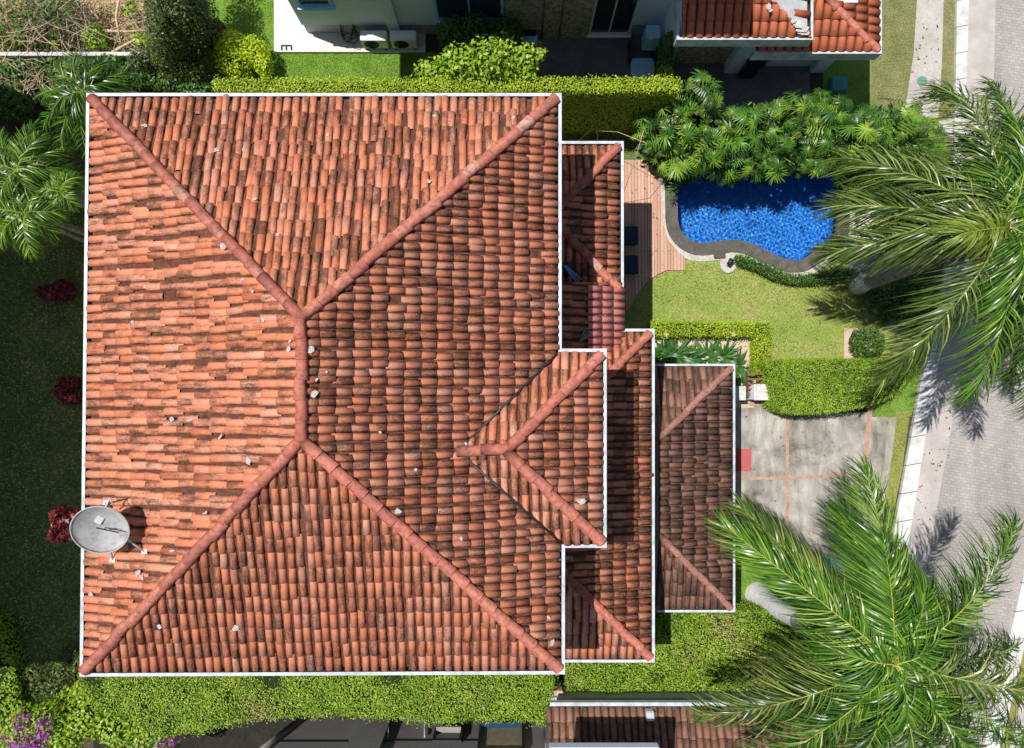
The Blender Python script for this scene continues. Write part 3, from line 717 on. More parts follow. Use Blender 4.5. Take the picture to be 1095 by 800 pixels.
g0, g1 = P(780, 394.5, h3), P(780, 648.5, h3); gn, gs = P(xg, 470, hg), P(xg, 572, hg); gw0, gw1 = P(xg-3, 394.5, h3), P(xg-3, 648.5, h3)
gw0.x = gw1.x = gn.x = gs.x = P(xg, 500, hg).x
kw = dict(pitch=.195, length=.40, jit=1.0)
rg.face([gw0, g0, gn], wear=.03, **kw); rg.face([g0, g1, gs, gn], wear=.045, tone=-.05, lift=.02, **kw); rg.face([g1, gw1, gs], wear=.045, **kw)
gar = rg.build('garage_roof', [M['tile_brown'], M['pan'], M['white'], M['mortar']], house); gar['label'] = 'brown mossy garage roof'
caps([(g0, gn), (g1, gs)], gar, 'cap_brown', .10, .4)
gutter([P2(702, 649, h3), P2(780.5, 649, h3), P2(780.5, 394.5, h3), P2(700, 394.5, h3)], h3, gar, w=.08, lip=.065)
# walls with openings
bm = bmesh.new()
wi = offset(out, -.75); prism(bm, wi, 0, h1-.14)
def rect_px(bm, x0, y0, x1, y1, h, z0, z1, mi=0):
    a, b = P(x0, y0, h), P(x1, y1, h); box(bm, min(a.x, b.x), max(a.x, b.x), min(a.y, b.y), max(a.y, b.y), z0, z1, mi)
rect_px(bm, 560, 174, 648, 372, h2, 0, h2-.1); rect_px(bm, 560, 372, 676, 688, h2, 0, h2-.1)
gwx = P(xg, 500, hg).x
a, b = P(768, 404, h3), P(768, 638, h3); box(bm, gwx, a.x, b.y, a.y, 0, h3-.08)
wall = from_bm('wall', bm, M['wall'], house)
gx_ = a.x; bm = bmesh.new()
for k in range(5): box(bm, gx_+.003, gx_+.05, -4.2, -.6, .05+k*.44, .05+k*.44+.42)
from_bm('garage_door', bm, M['wood'], house)
for yy in (4.6, 2.9):
    xx = P(648, 300, h2).x; bm = bmesh.new(); box(bm, xx-.02, xx+.05, yy-.7, yy+.7, .08, 2.2)
    fo = from_bm('glass_door', bm, M['white'], house)
    bm = bmesh.new(); box(bm, xx+.03, xx+.06, yy-.62, yy-.03, .14, 2.12); box(bm, xx+.03, xx+.06, yy+.03, yy+.62, .14, 2.12); from_bm('pane', bm, M['glass'], fo)
# blue and green plastic bits lying on the low roof
def roof_stick(name, label, cat, a, b, r, mat):
    bm = bmesh.new(); d = (b-a); m_ = (a+b)/2; s_ = Vector((-d.y, d.x, 0)).normalized()
    for k in (-1, 0, 1):
        tube(bm, [a+s_*.05*k*.3, m_+s_*.05*k+Vector((0, 0, .02)), b+s_*.07*k], r, r*.8, 6)
    tag(from_bm(name, bm, M[mat]), label, cat)
pl_ = (se, ne, ap); pl2 = (P(662, 302, h2), P(662, 362, h2), P(598, 302, h2+.62))
pl3 = (se, sw, ap)
roof_stick('plastic_lath', 'light blue plastic lath lying in the shade on the low roof', 'lath', on_plane(pl3, 603, 283, .14), on_plane(pl3, 619, 300, .14), .022, 'blue_plastic')
roof_stick('plastic_scrap', 'green plastic scrap in the shade beside the pink tiles', 'scrap', on_plane(pl2, 618, 366, .12), on_plane(pl2, 626, 355, .12), .02, 'green_plastic')

# satellite dish
def dish():
    pc = on_plane(W_, 112, 566, .0); c = P(107, 567, pc.z+.92)
    t = thing('satellite_dish', 'grey weathered satellite dish on the left eave of the tiled roof', 'satellite dish', Vector((c.x+.35, c.y, pc.z)))
    nrm = Vector((.22, -.40, 1)).normalized(); u = nrm.orthogonal().normalized(); v = nrm.cross(u); Rr = .56
    bm = bmesh.new(); rings = []
    for i in range(13):
        q = i/12; rr = Rr*q; z = .19*(q*q-1)
        rings.append([bm.verts.new(c+nrm*z+rr*(math.cos(2*math.pi*k/48)*u+math.sin(2*math.pi*k/48)*v)) for k in range(48)] if i else [bm.verts.new(c+nrm*z)])
    for k in range(48): bm.faces.new((rings[0][0], rings[1][k], rings[1][(k+1) % 48]))
    for A, B in zip(rings[1:], rings[2:]):
        for k in range(48): bm.faces.new((A[k], B[k], B[(k+1) % 48], A[(k+1) % 48]))
    bmesh.ops.solidify(bm, geom=bm.faces[:], thickness=.015)
    bd = from_bm('bowl', bm, M['dish'], t, smooth=True)
    bm = bmesh.new(); tube(bm, [c+Rr*(math.cos(2*math.pi*k/48)*u+math.sin(2*math.pi*k/48)*v) for k in range(49)], .014, seg=6, cap=False); from_bm('rim', bm, M['grey'], bd)
    bm = bmesh.new(); rot = Matrix.Translation(c+nrm*-.165+u*.0+v*.0) @ nrm.to_track_quat('Z', 'Y').to_matrix().to_4x4()
    box(bm, -.09, .09, -.07, .07, 0, .02, 0, rot @ Matrix.Translation((.04, .16, 0)) @ Matrix.Rotation(.4, 4, 'Z')); from_bm('label_plate', bm, M['label'], bd)
    bm = bmesh.new(); tube(bm, [P(103, 564.5, c.z+.0), P(127, 569.5, c.z+.03)], .016, .012, 6); tube(bm, [P(112, 566, c.z-.1), P(112, 566, c.z+.06)], .02, .02, 8); from_bm('feed_arm', bm, M['dark'], t)
    bm = bmesh.new(); 
    def foot(x, y): return on_plane(W_, x, y, .06)
    hub = c-nrm*.24
    for k, (x, y) in enumerate([(157, 589), (123, 598), (116, 537)]):
        bm = bmesh.new(); f = foot(x, y); tube(bm, [hub, f], .022, .022, 8); box(bm, f.x-.06, f.x+.06, f.y-.05, f.y+.05, f.z-.03, f.z+.02); from_bm('mount_leg', bm, M['label'], t)
    bm = bmesh.new(); f = foot(118, 538); g = P(117, 533, f.z+.55); tube(bm, [P(122, 541, f.z+.5), g, P(112, 545, f.z+.45)], .02, .02, 6); tube(bm, [f, g], .02, .02, 6); from_bm('bracket', bm, M['label'], t)
    bm = bmesh.new(); tube(bm, [c-nrm*.2, hub, Vector((c.x+.2, c.y-.05, pc.z+.1))], .045, .04, 8); from_bm('mast', bm, M['grey'], t)
dish()

# ================================================================== NEIGHBOURS
# white house to the north
nh = thing('white_house', 'modern white house with stone panels and orange tile roofs behind the north hedge', 'house', P(560, 20, 0))
Yw = P(500, 38, 0).y; Xw = P(703, 50, 0).x; Ys = P(760, 66, 0).y
def W(x, y, Y=None):                     # pixel on the vertical plane Y = const
    Y = Yw if Y is None else Y; d = P(x, y, 0)-Vector((0, 0, H)); t = Y/d.y; return Vector((0, 0, H))+d*t
bm = bmesh.new(); xl = P(329, 38, 0).x
box(bm, xl, Xw, Yw, Yw+9, .66, 3.0); box(bm, xl+.5, 9.2, Yw+.35, Yw+9, 3.0, 7.0)
box(bm, Xw, P(862, 60, 0).x, Ys, Yw+9, 0, 3.5)
box(bm, P(862, 60, 0).x, 9.8, P(0, 40, 0).y, Yw+9, 0, 2.8)
from_bm('wall', bm, M['white_wall'], nh)
bm = bmesh.new(); box(bm, xl+.03, Xw, Yw+.04, Yw+8, 0, .655); from_bm('plinth', bm, M['grey'], nh)
bm = bmesh.new(); a, b = P(419, 38, 0), P(430, 38, 0); box(bm, a.x, b.x, Yw-.12, Yw-.003, 0, 3.0); from_bm('pilaster', bm, M['white_wall'], nh)
bm = bmesh.new(); box(bm, -6.42, 5.3, 10.35, Yw+9.3, 7.0, 7.25); from_bm('roof', bm, M['white_wall'], nh)
def window(x0, y0, x1, y1, mull=(), glass='glass', fm='blue_white', fw=.09):
    a, b = W(x0, y0), W(x1, y1); xa, xb = sorted((a.x, b.x)); za, zb = sorted((a.z, b.z)); bm = bmesh.new()
    box(bm, xa, xb, Yw-.07, Yw-.004, za, za+fw); box(bm, xa, xb, Yw-.07, Yw-.004, zb-fw, zb)
    box(bm, xa, xa+fw, Yw-.07, Yw-.004, za+fw, zb-fw); box(bm, xb-fw, xb, Yw-.07, Yw-.004, za+fw, zb-fw)
    for m_ in mull: xm = xa+(xb-xa)*m_; box(bm, xm-.025, xm+.025, Yw-.05, Yw-.004, za+fw, zb-fw)
    f = from_bm('window', bm, M[fm], nh)
    bm = bmesh.new(); box(bm, xa+fw, xb-fw, Yw-.02, Yw-.003, za+fw, zb-fw); from_bm('pane', bm, M[glass], f)
    bm = bmesh.new(); box(bm, xa-.05, xb+.05, Yw-.15, Yw-.004, za-.07, za-.002); from_bm('sill', bm, M[fm], f)
window(320, 5, 348, -14); window(467, 20, 538, -16, (.5,), 'glass_blue')
window(629, 35, 694, -30, (.49,), 'glass', 'white', .07)
bm = bmesh.new()
for x0, x1 in ((541, 578), (598, 628)):
    bm = bmesh.new(); a, b = P(x0, 38, 0), P(x1, 38, 0); box(bm, a.x, b.x, Yw-.08, Yw-.003, 0, 3.0); from_bm('stone_cladding', bm, M['rough_stone'], nh)
bm = bmesh.new(); box(bm, P(720, 65, 0).x, P(814, 65, 0).x, Ys-.06, Ys-.003, 0, 3.4)
from_bm('stone_cladding', bm, M['rough_stone'], nh)
bm = bmesh.new(); a, b = P(580, 43, 0), P(596, 43, 0); box(bm, a.x, b.x, a.y, Yw-.082, 0, 3.0); from_bm('stone_pillar', bm, M['rough_stone'], nh)
bm = bmesh.new(); a, b = P(866, 78, 0), P(880, 78, 0); box(bm, a.x, b.x, a.y, a.y+.5, 0, 2.75); from_bm('porch_pillar', bm, M['white_wall'], nh)
bm = bmesh.new(); a, b = P(774, 79, 0), P(789, 79, 0); box(bm, a.x, b.x, a.y, Ys-.08, 0, 2.3)
from_bm('porch_pillar', bm, M['white_wall'], nh)
bm = bmesh.new(); a, b = P(818, 71, 0), P(864, 71, 0); box(bm, a.x, b.x, a.y, a.y+.2, 0, 2.75); from_bm('porch_wall', bm, M['white_wall'], nh)
# its two tile roofs
TMr = [M['tile_red'], M['pan'], M['white_wall'], M['mortar']]
u1 = Tiles(); e4 = 4.0
s0, s1, t2, t1 = P(729, 38.5, e4), P(863.5, 38.5, e4), P(811, -14, e4+.43), P(729, -14, e4+.43)
u1.face([s0, s1, t2, t1], pitch=.25, length=.42, jit=.3, wear=-.03, r=.11, skip=0)
u1b = Tiles(); u1b.face([s1, P(863.5, -14, e4), P(850, -14, e4+.1), t2], pitch=.25, length=.42, jit=.3, wear=-.05, r=.11, skip=.6)
fr_ = (s0, s1, t1)
u1.chips([on_plane(fr_, x, y, .13) for x, y in [(820, 8), (822, 12)]], .35)
u1.chips([on_plane(fr_, x, y, .13) for x, y in [(847, 22), (851, 27), (855, 32), (859, 36)]], .5)
ur = u1.build('tile_roof', TMr, nh); u1b.build('bare_roof_slope', [M['tile_red'], M['felt'], M['white_wall'], M['mortar']], nh)['label'] = 'roof slope with missing tiles over pale underlay'
gutter([P2(728, -30, e4), P2(728, 38.5, e4), P2(864.5, 38.5, e4), P2(864.5, -30, e4)], e4, ur, hgt=.34, w=.05, lip=.07, mats=('gutter', 'gutter_in'))
u2 = Tiles(); e3 = 3.1
s0, s1, t2, t1 = P(808, 53.5, e3), P(937.5, 53.5, e3), P(882, -4, e3+.48), P(808, -4, e3+.48)
u2.face([s0, s1, t2, t1], pitch=.25, length=.42, jit=.3, wear=-.06, r=.11, skip=0)
u2.face([s1, P(938, -14, e3), P(905, -14, e3+.35), t2], pitch=.25, length=.42, jit=.3, wear=-.08, r=.11, skip=0)
lr = u2.build('tile_roof', TMr, nh)
caps([(s1, t2)], lr, 'cap', .11, .42, raise_=.02)
gutter([P2(806, 53.5, e3), P2(938, 53.5, e3), P2(938, -30, e3)], e3, lr, hgt=.36, w=.05, lip=.07)
# things around it
def ac_unit():
    t = thing('air_conditioner', 'cream air conditioner unit with black fan on the sunny end of the white patio', 'air conditioner', group='outdoor air conditioner units')
    bm = bmesh.new(); box(bm, -.42, .42, -.16, .16, .06, .62, bev=.02); link_o = from_bm('casing', bm, M['white'], t, False)
    bm = bmesh.new()
    for k in range(5):
        rr = .05+.045*k; tube(bm, [(-.1+rr*math.cos(q*math.pi/12), -.168, .34+rr*math.sin(q*math.pi/12)) for q in range(25)], .007, seg=5, cap=False)
    for k in range(8): tube(bm, [(-.1, -.168, .34), (-.1+.235*math.cos(k*.785), -.168, .34+.235*math.sin(k*.785))], .006, seg=5)
    gset = bmesh.ops.create_cone(bm, cap_ends=True, segments=24, radius1=.24, radius2=.24, depth=.006, matrix=Matrix.Translation((-.1, -.162, .34)) @ Matrix.Rotation(rad(90), 4, 'X'))
    from_bm('fan_grille', bm, M['black_plastic'], t, False)
    for sx in (-.3, .3):
        bm = bmesh.new(); box(bm, sx-.03, sx+.03, -.18, .18, 0, .058); from_bm('foot', bm, M['dark'], t, False)
    return t
ac = ac_unit(); p = P(403, 48, .1); ac.location = (p.x, p.y, .1)
ac2 = copy_tree(ac); p = P(434, 48, .1); ac2.location = (p.x, p.y, .1); ac2['label'] = 'shaded air conditioner unit at the right end of the white patio'
bm = bmesh.new(); p = P(375, 42, .1)
hose_pts = []
for k in range(150):
    q = k*.26; rr = .22+.05*math.sin(k*.37)+.03*math.cos(k*.9); hose_pts.append((p.x+rr*math.cos(q), p.y+rr*math.sin(q)*1.2+.1, .14+.004*k))
hose_pts += [(p.x+.35, p.y+.1, .6), (p.x+.42, Yw-.1, .7)]
tube(bm, hose_pts, .014, seg=6); tag(from_bm('garden_hose', bm, M['rubber']), 'coiled dark garden hose hanging by the white wall over the patio', 'hose')
bm = bmesh.new()
for a, b in (((301, 48.5), (311.5, 48.5)), ((301, 48.5), (301, 53.5)), ((306, 48.5), (306, 53.5)), ((311.5, 48.5), (311.5, 53.5))  ):
    tube(bm, [P(*a, .13), P(*b, .13)], .018, seg=6)
tag(from_bm('metal_bracket', bm, M['dark']), 'small dark metal bracket lying on the sunny corner of the white patio', 'bracket')
t = thing('planter_box', 'pale planter box against the stone panel of the white house', 'planter', P(564, 40, 0))
bm = bmesh.new(); a, b = P(553, 38, .5), P(575, 46, .5); box(bm, a.x, b.x, b.y, a.y+.02, 0, .5); from_bm('body', bm, M['blue_white'], t)
bm = bmesh.new(); a, b = P(556, 33, .5), P(573, 38, .5); box(bm, a.x, b.x, b.y-.02, Yw-.1, .35, .55); from_bm('soil', bm, M['core'], t)
t = thing('utility_box', 'pale blue wall box with a round fitting beside the sliding door', 'box', P(697, 47, 0))
bm = bmesh.new(); a, b = P(689, 46, 1.0), P(704, 30, 1.0); box(bm, a.x, b.x, a.y, a.y+.42, .5, 1.3, bev=.015); from_bm('case', bm, M['blue_white'], t)
bm = bmesh.new(); q = P(697, 39, 1.32); bmesh.ops.create_cone(bm, cap_ends=True, segments=20, radius1=.09, radius2=.07, depth=.05, matrix=Matrix.Translation((q.x, q.y, 1.32))); from_bm('dial', bm, M['label'], t)
t = thing('concrete_block', 'pale concrete pad by the north hedge at the end of the dark courtyard', 'concrete pad', P(688, 72, 0))
bm = bmesh.new(); a, b = P(675, 62, .3), P(700, 83, .3); box(bm, a.x, b.x, b.y, a.y, 0, .3, bev=.015); from_bm('slab', bm, M['blue_white'], t)
bm = bmesh.new(); a, b = P(674, 40, .5), P(676, 62, .5); box(bm, a.x, b.x, b.y, a.y, 0, .5); from_bm('kerb', bm, M['dark'], t); bm = bmesh.new(); a, b = P(699, 50, .5), P(703, 62, .5); box(bm, a.x, b.x, b.y, a.y, 0, .5); from_bm('kerb', bm, M['dark'], t)
t = thing('rubbish_bin', 'black wheeled rubbish bin under the orange tile roof of the white house', 'rubbish bin', P(798, 74, 0))
c0 = P(797, 76, 0); bm = bmesh.new(); box(bm, c0.x-.25, c0.x+.25, c0.y-.28, c0.y+.28, .05, .95, bev=.03); from_bm('body', bm, M['black_plastic'], t)
bm = bmesh.new(); box(bm, c0.x-.29, c0.x+.29, c0.y-.33, c0.y+.31, .955, 1.02, bev=.02); lid = from_bm('lid', bm, M['black_plastic'], t)
bm = bmesh.new(); box(bm, c0.x-.02, c0.x+.2, c0.y-.1, c0.y+.08, 1.022, 1.03); from_bm('sticker', bm, M['label'], lid)
for sx in (-.22, .22):
    bm = bmesh.new(); bmesh.ops.create_cone(bm, cap_ends=True, segments=16, radius1=.1, radius2=.1, depth=.06, matrix=Matrix.Translation((c0.x+sx, c0.y+.26, .1)) @ Matrix.Rotation(rad(90), 4, 'Y')); from_bm('wheel', bm, M['rubber'], t)
bm = bmesh.new(); a, b = P(889, 81, .25), P(907, 97, .25); box(bm, a.x, b.x, b.y, a.y, 0, .25, bev=.03); tag(from_bm('meter_cover', bm, M['teal']), 'teal square cover on the shaded grass beside the white house', 'cover')

# grey house and brown tile roof to the south
gh = thing('grey_house', 'dark grey house wall with two windows behind the south hedge', 'house', P(460, 790, 0))
Yg = P(460, 769, 0).y; xa, xb = P(327, 769, 0).x, P(583, 769, 0).x
bm = bmesh.new()
pts = [(xa, 0), (xb, 0), (xb, 3.4), (xa-.9, 3.4)]
f0 = [bm.verts.new((x, Yg, z)) for x, z in pts]; f1 = [bm.verts.new((x, Yg-7, z)) for x, z in pts]
bm.faces.new(f0[::-1]); bm.faces.new(f1)
for i in range(4): bm.faces.new((f0[i], f0[(i+1) % 4], f1[(i+1) % 4], f1[i]))
bmesh.ops.recalc_face_normals(bm, faces=bm.faces[:]); from_bm('wall', bm, M['grey_wall'], gh)
bm = bmesh.new()
tube(bm, [(xa-.1, Yg+.02, 0), (xa-.98, Yg+.02, 3.3)], .12, .12, 4); from_bm('buttress', bm, M['walk'], gh)
def wg(x, y): return W(x, y, Yg)
def gbox(bm, x0, y0, x1, y1, d=.05, m0=.004):
    a, b = wg(x0, y0), wg(x1, y1); box(bm, min(a.x, b.x), max(a.x, b.x), Yg+m0, Yg+d, min(a.z, b.z), max(a.z, b.z))
bm = bmesh.new(); gbox(bm, 290, 793, 375, 794.2, .02); gbox(bm, 400, 792, 512, 793.2, .02); from_bm('joint', bm, M['dark'], gh)
bm = bmesh.new(); gbox(bm, 386, 769.5, 402, 815, .14); from_bm('pilaster', bm, M['grey_wall'], gh)
for (x0, y0, x1, y1, cur) in ((465, 782, 494, 791, False), (513, 777, 561, 803, True)):
    bm = bmesh.new(); a, b = wg(x0, y0), wg(x1, y1); za, zb = sorted((a.z, b.z)); zb += .25
    for q in ((a.x, b.x, za, za+.07), (a.x, b.x, zb-.07, zb), (a.x, a.x+.07, za+.07, zb-.07), (b.x-.07, b.x, za+.07, zb-.07)): box(bm, q[0], q[1], Yg+.004, Yg+.10, q[2], q[3])
    fo = from_bm('window', bm, M['dark'], gh)
    bm = bmesh.new(); box(bm, a.x+.07, b.x-.07, Yg+.005, Yg+.03, za+.07, zb-.07); from_bm('pane', bm, M['curtain' if cur else 'glass'], fo)
    bm = bmesh.new(); box(bm, a.x+.06, b.x-.06, Yg+.03, Yg+.2, za+.072, za+.16); from_bm('sill', bm, M['glass_blue' if cur else 'grey_wall'], fo)
bm = bmesh.new(); q = [wg(415, 790), wg(415, 769.6), wg(454, 769.6), wg(454, 790)]
tube(bm, [Vector((v.x, Yg+.05, v.z)) for v in q], .018, seg=6); from_bm('conduit', bm, M['gutter'], gh)
bm = bmesh.new(); x_ = P(581.5, 770, 0).x; tube(bm, [(x_, Yg+.09, .9), (x_, Yg+.09, 3.3)], .05, seg=8); from_bm('downpipe', bm, M['blue_white'], gh)
bm = bmesh.new(); a, b = P(588, 799.5, 5.2), P(705, 790, 5.2); box(bm, a.x, b.x, a.y-6, a.y, 4.95, 5.2); box(bm, a.x+.4, b.x-.4, a.y-6, a.y-2.2, 3.38, 4.948); from_bm('upper_roof', bm, M['white_wall'], gh)
bn = Tiles(); e2 = 2.6
a, b = P(586, 758.5, e2), P(905, 758.5, e2); c_, d_ = P(905, 830, e2+.65), P(586, 830, e2+.65)
bn.face([a, b, c_, d_], pitch=.2, length=.40, jit=.7, wear=.01, noclip=(1, 3))
bs = thing('brown_tile_house', 'low house with a brown tile roof and white gutter south of the lawn', 'house', P(700, 780, 0))
br_ = bn.build('roof', [M['tile_brown'], M['pan'], M['white'], M['mortar']], bs)
gutter([P2(940, 757, e2), P2(588, 757, e2)], e2, br_, w=.06, lip=.10)
bm = bmesh.new(); a, b = P(590, 766, 2.4), P(900, 830, 2.4); box(bm, a.x, b.x, b.y, a.y, 0, 2.38); from_bm('wall', bm, M['wall'], bs)
bm = bmesh.new(); q = P(695, 765, e2+.18); box(bm, q.x-.11, q.x+.11, q.y-.12, q.y+.14, e2-.05, e2+.28, bev=.02)
for k in range(3): box(bm, q.x-.09+k*.07, q.x-.05+k*.07, q.y-.1, q.y+.12, e2+.281, e2+.30)
from_bm('vent_cap', bm, M['gutter'], bs)
bm = bmesh.new(); a, b = P(584, 751.5, 1.85), P(860, 746, 1.85); box(bm, a.x, b.x, a.y+.01, b.y, 0, 1.85)
tag(from_bm('boundary_wall', bm, M['grey']), 'long grey boundary wall between the south lawn and the brown tile roof', 'wall')
bm = bmesh.new(); a, b = P(584, 748, 1.7), P(602, 739, 1.7); box(bm, a.x, b.x, a.y, b.y, 0, 1.7, bev=.02); tag(from_bm('gate_post', bm, M['stone_pad']), 'short beige stone post in the gap between the south hedges', 'post')
# unseen house to the west, added and sized to shade the left lawn
wh = thing('west_shade_house', 'unseen tall house added to shade the lawn on the west', 'house', (-21, 0, 0))
bm = bmesh.new(); box(bm, -26, -17.4, -6.8, 10.4, 0, 9.6); from_bm('wall', bm, M['wall'], wh)
bm = bmesh.new(); box(bm, -26.1, -17.3, -6.9, 10.5, 9.601, 9.8); from_bm('roof', bm, M['slab'], wh)
# boundary wall of the vacant lot
bm = bmesh.new(); a, b = P(-40, 60.5, .9), P(157, 57.5, .9); box(bm, a.x, b.x, b.y-.06, b.y+.06, 0, .9)
tag(from_bm('boundary_wall', bm, M['slab']), 'thin pale wall along the edge of the dry vacant lot', 'wall')

# ================================================================== HEDGES
def hp(pxs, h): return [P2(x, y, h) for x, y in pxs]
hedge('hedge', hp([(83, 715), (600, 700), (583, 773), (540, 769), (470, 774), (420, 768), (350, 764), (330, 766), (255, 772), (215, 782), (168, 790), (120, 765), (88, 745)], 2.0), 2.0,
      'wide bright hedge with a ragged lower edge along the south side of the tiled house', 'hedge_mid', 1400, .055, rough=.18, brown=.09, ragged=.07)
hedge('hedge', hp([(604, 690), (700, 690), (712, 655), (870, 655), (880, 700), (862, 744), (780, 742), (700, 742), (640, 743), (607, 743)], 1.5), 1.5,
      'wide bright hedge with palm shadows below the brown garage roof', 'hedge_mid', 1450, .055, rough=.14, brown=.07, ph=2, ragged=.06)
hedge('hedge', hp([(228, 84), (460, 84), (726, 83), (727, 97), (560, 96), (460, 97), (350, 98), (230, 97)], 3.4), 3.4,
      'long trimmed lime hedge along the north side of the tiled house', 'hedge_lime', 1500, .055, rough=.07)
hedge('hedge', hp([(697, 343), (824, 345), (825, 400), (809, 402), (808, 359), (697, 359)], .7), .7,
      'low lime hedge bent in an L around the gravel path', 'hedge_lime', 1500, .05, rough=.04)
hb = spline(hp([(818, 386), (880, 384), (940, 384), (978, 385), (982, 394), (968, 414), (942, 430), (900, 440), (860, 443), (836, 440), (827, 425), (824, 400)], 1.4), 4, True)
hedge('hedge', hb, 1.4, 'big rounded clipped hedge between the lawn and the concrete driveway', 'hedge_mid', 2000, .045, rough=.05, ragged=.03)
hc = spline(hp([(791, 272), (815, 279), (838, 290), (860, 294), (884, 290), (902, 284), (904, 293), (886, 301), (858, 303), (834, 299), (808, 287), (790, 281)], .45), 4, True)
hedge('hedge', hc, .45, 'narrow dark curved hedge along the rim of the swimming pool', 'hedge_dark', 1300, .06, rough=.05)
hedge('hedge', hp([(-40, 660), (-4, 664), (9, 706), (21, 760), (18, 830), (-40, 840)], .8), .8,
      'tall sunlit hedge in the lower left corner beside the purple flowers', 'hedge_mid', 420, .10, rough=.14)
# ================================================================== BUSHES AND TREES
def bl(x, y, h, rx, ry, rz):
    p = P(x, y, h); return (p.x, p.y, h, rx, ry, rz)
bush('bush', [bl(252, 62, .7, .62, .75, .65), bl(272, 56, .7, .5, .5, .55), bl(282, 70, .6, .28, .42, .45), bl(250, 48, .7, .6, .4, .55)], 'yellow_leaf', 'round bright yellow green bush on the lawn by the white patio', dens=420, size=.085)
tr_ = bush('clipped_tree', [bl(180, 26, 2.5, .45, .9, 1.1), bl(172, 44, 2.0, .4, .5, .7), bl(180, 60, 1.1, .5, .7, .7), bl(172, 8, 2.2, .4, .5, .7), bl(198, 14, 2.3, .6, .9, 1.2), bl(201, 54, .8, .6, .7, .6), bl(212, 16, 1.6, .6, .9, 1.0), bl(188, -8, 2.6, .8, .8, 1.2), bl(212, 76, .8, .6, .4, .6), bl(155, 66, .8, .5, .4, .6), (-9.9, 12.9, 2.8, .6, .7, .8), (-9.8, 14.2, 2.8, .6, .8, .8)],  # last two blobs are unseen, added to throw shadow on the lawn
     'tree_leaf', 'tall dark leafy tree between the vacant lot and the white house', 'tree', 420, .085, shell=.7)
bush('shrub', [bl(465, 76, 3.2, .6, .35, .4), bl(495, 66, 3.5, .7, .5, .5), bl(528, 62, 3.6, .8, .6, .6), bl(560, 66, 3.4, .5, .55, .5), bl(520, 80, 3.3, .8, .35, .35), bl(490, 84, 3.2, .5, .3, .35), bl(576, 56, 3.4, .25, .25, .25)],
     'hedge_mid', 'loose sunlit green shrub rising above the north hedge', 'shrub', 190, .14, shell=.6)
bush('shrub', [bl(485, 38, .9, .55, .5, .8), bl(510, 36, .9, .7, .6, .8), bl(540, 36, .9, .6, .6, .8)], 'hedge_dark', 'dark shaded shrub under the window of the white house', 'shrub', 200, .13)
bush('climber', [bl(712, 56, 1.2, .22, .45, 1.0), bl(710, 72, 1.0, .25, .3, .8)], 'hedge_dark', 'dark climbing plant on the corner of the white house', 'climbing plant', 300, .1)
bush('bush', [bl(711, 79, 1.4, .25, .25, .3)], 'hedge_lime', 'small lime bush tip at the end of the north hedge', 'bush', 400, .09)
for (x, y, r_, lab) in ((62, 305, .62, 'uppermost dark red shrub on the shaded left lawn'), (72, 419, .48, 'middle dark red shrub on the shaded left lawn'),
                        (73, 561, .60, 'brighter red shrub beside the satellite dish'), (232, 38, .42, 'small dark red shrub beside the tall dark tree')):
    bush('red_shrub', [bl(x+R.uniform(-9, 9), y+R.uniform(-9, 9), (1.5 if y == 561 else .45)+R.uniform(-.1, .1), r_*R.uniform(.35, .6), r_*R.uniform(.35, .6), R.uniform(.35, .6)) for _ in range(4)], 'red_leaf', lab, 'shrub', 330, .13, group='dark red shrubs', stems=4)
bush('shrub', [bl(95, 765, 1.6, .8, .6, .7), bl(130, 775, 1.6, .9, .6, .7), bl(75, 780, 1.6, .6, .6, .8), bl(160, 785, 1.5, .7, .5, .6), bl(95, 740, 1.2, .5, .4, .6), bl(65, 760, 1.0, .5, .5, .6), bl(78, 748, .8, .5, .4, .5)], 'hedge_mid', 'leafy shrub between the purple flowers and the south hedge', 'shrub', 220, .12)
def flower_bush(blobs, fl, label, fd=45):
    t = bush('flowering_shrub', blobs, 'hedge_mid', label, 'flowering shrub', 200, .11, group=None)
    parts = []
    for (cx, cy, cz, rx, ry, rz) in fl:
        n = int(fd*rx*ry*40); d = RN.normal(size=(n, 3)); d /= np.linalg.norm(d, axis=1, keepdims=True); d[:, 2] = abs(d[:, 2])
        C = d*np.array([rx, ry, rz])*RN.uniform(.8, 1.1, (n, 1))+np.array([cx, cy, cz]); V, Fq = leaf_arrays(C, d+RN.normal(0, .6, (n, 3)), RN.uniform(.05, .10, n), .8)
        parts.append((V, Fq, RN.random((n, 3)), 0))
    V, Fq, c, mi = merge(parts); link('blossom', np_mesh('blossom', V, Fq, c), M['purple'], t)
flower_bush([bl(30, 780, 1.9, .7, .7, .7), bl(52, 768, 1.9, .5, .4, .5), bl(50, 792, 1.9, .7, .5, .6)],
            [bl(26, 772, 2.2, .28, .3, .3), bl(30, 792, 2.3, .55, .25, .35), bl(50, 776, 2.3, .2, .38, .35), bl(15, 786, 2.1, .3, .25, .3), bl(40, 800, 2.2, .4, .25, .3)], 'purple flowering shrub in the lower left corner')
flower_bush([bl(178, 799, 1.8, .35, .3, .4)], [bl(176, 797, 2.0, .28, .18, .22), bl(187, 791, 2.1, .16, .12, .15)], 'small purple flowering shrub by the dark terrace')
bush('potted_bush', [bl(927, 367, .5, .52, .52, .5)], 'hedge_dark', 'round green bush on the pale stone pad by the lawn', 'bush', 500, .09)
slab_obj('stone_pad', [P2(x, y) for x, y in [(902, 351), (934, 351), (934, 386), (902, 386)]], 0, .05, M['stone_pad'], None, True)
tag(bpy.data.objects['stone_pad'], 'square pinkish stone pad under the round green bush', 'stone pad')
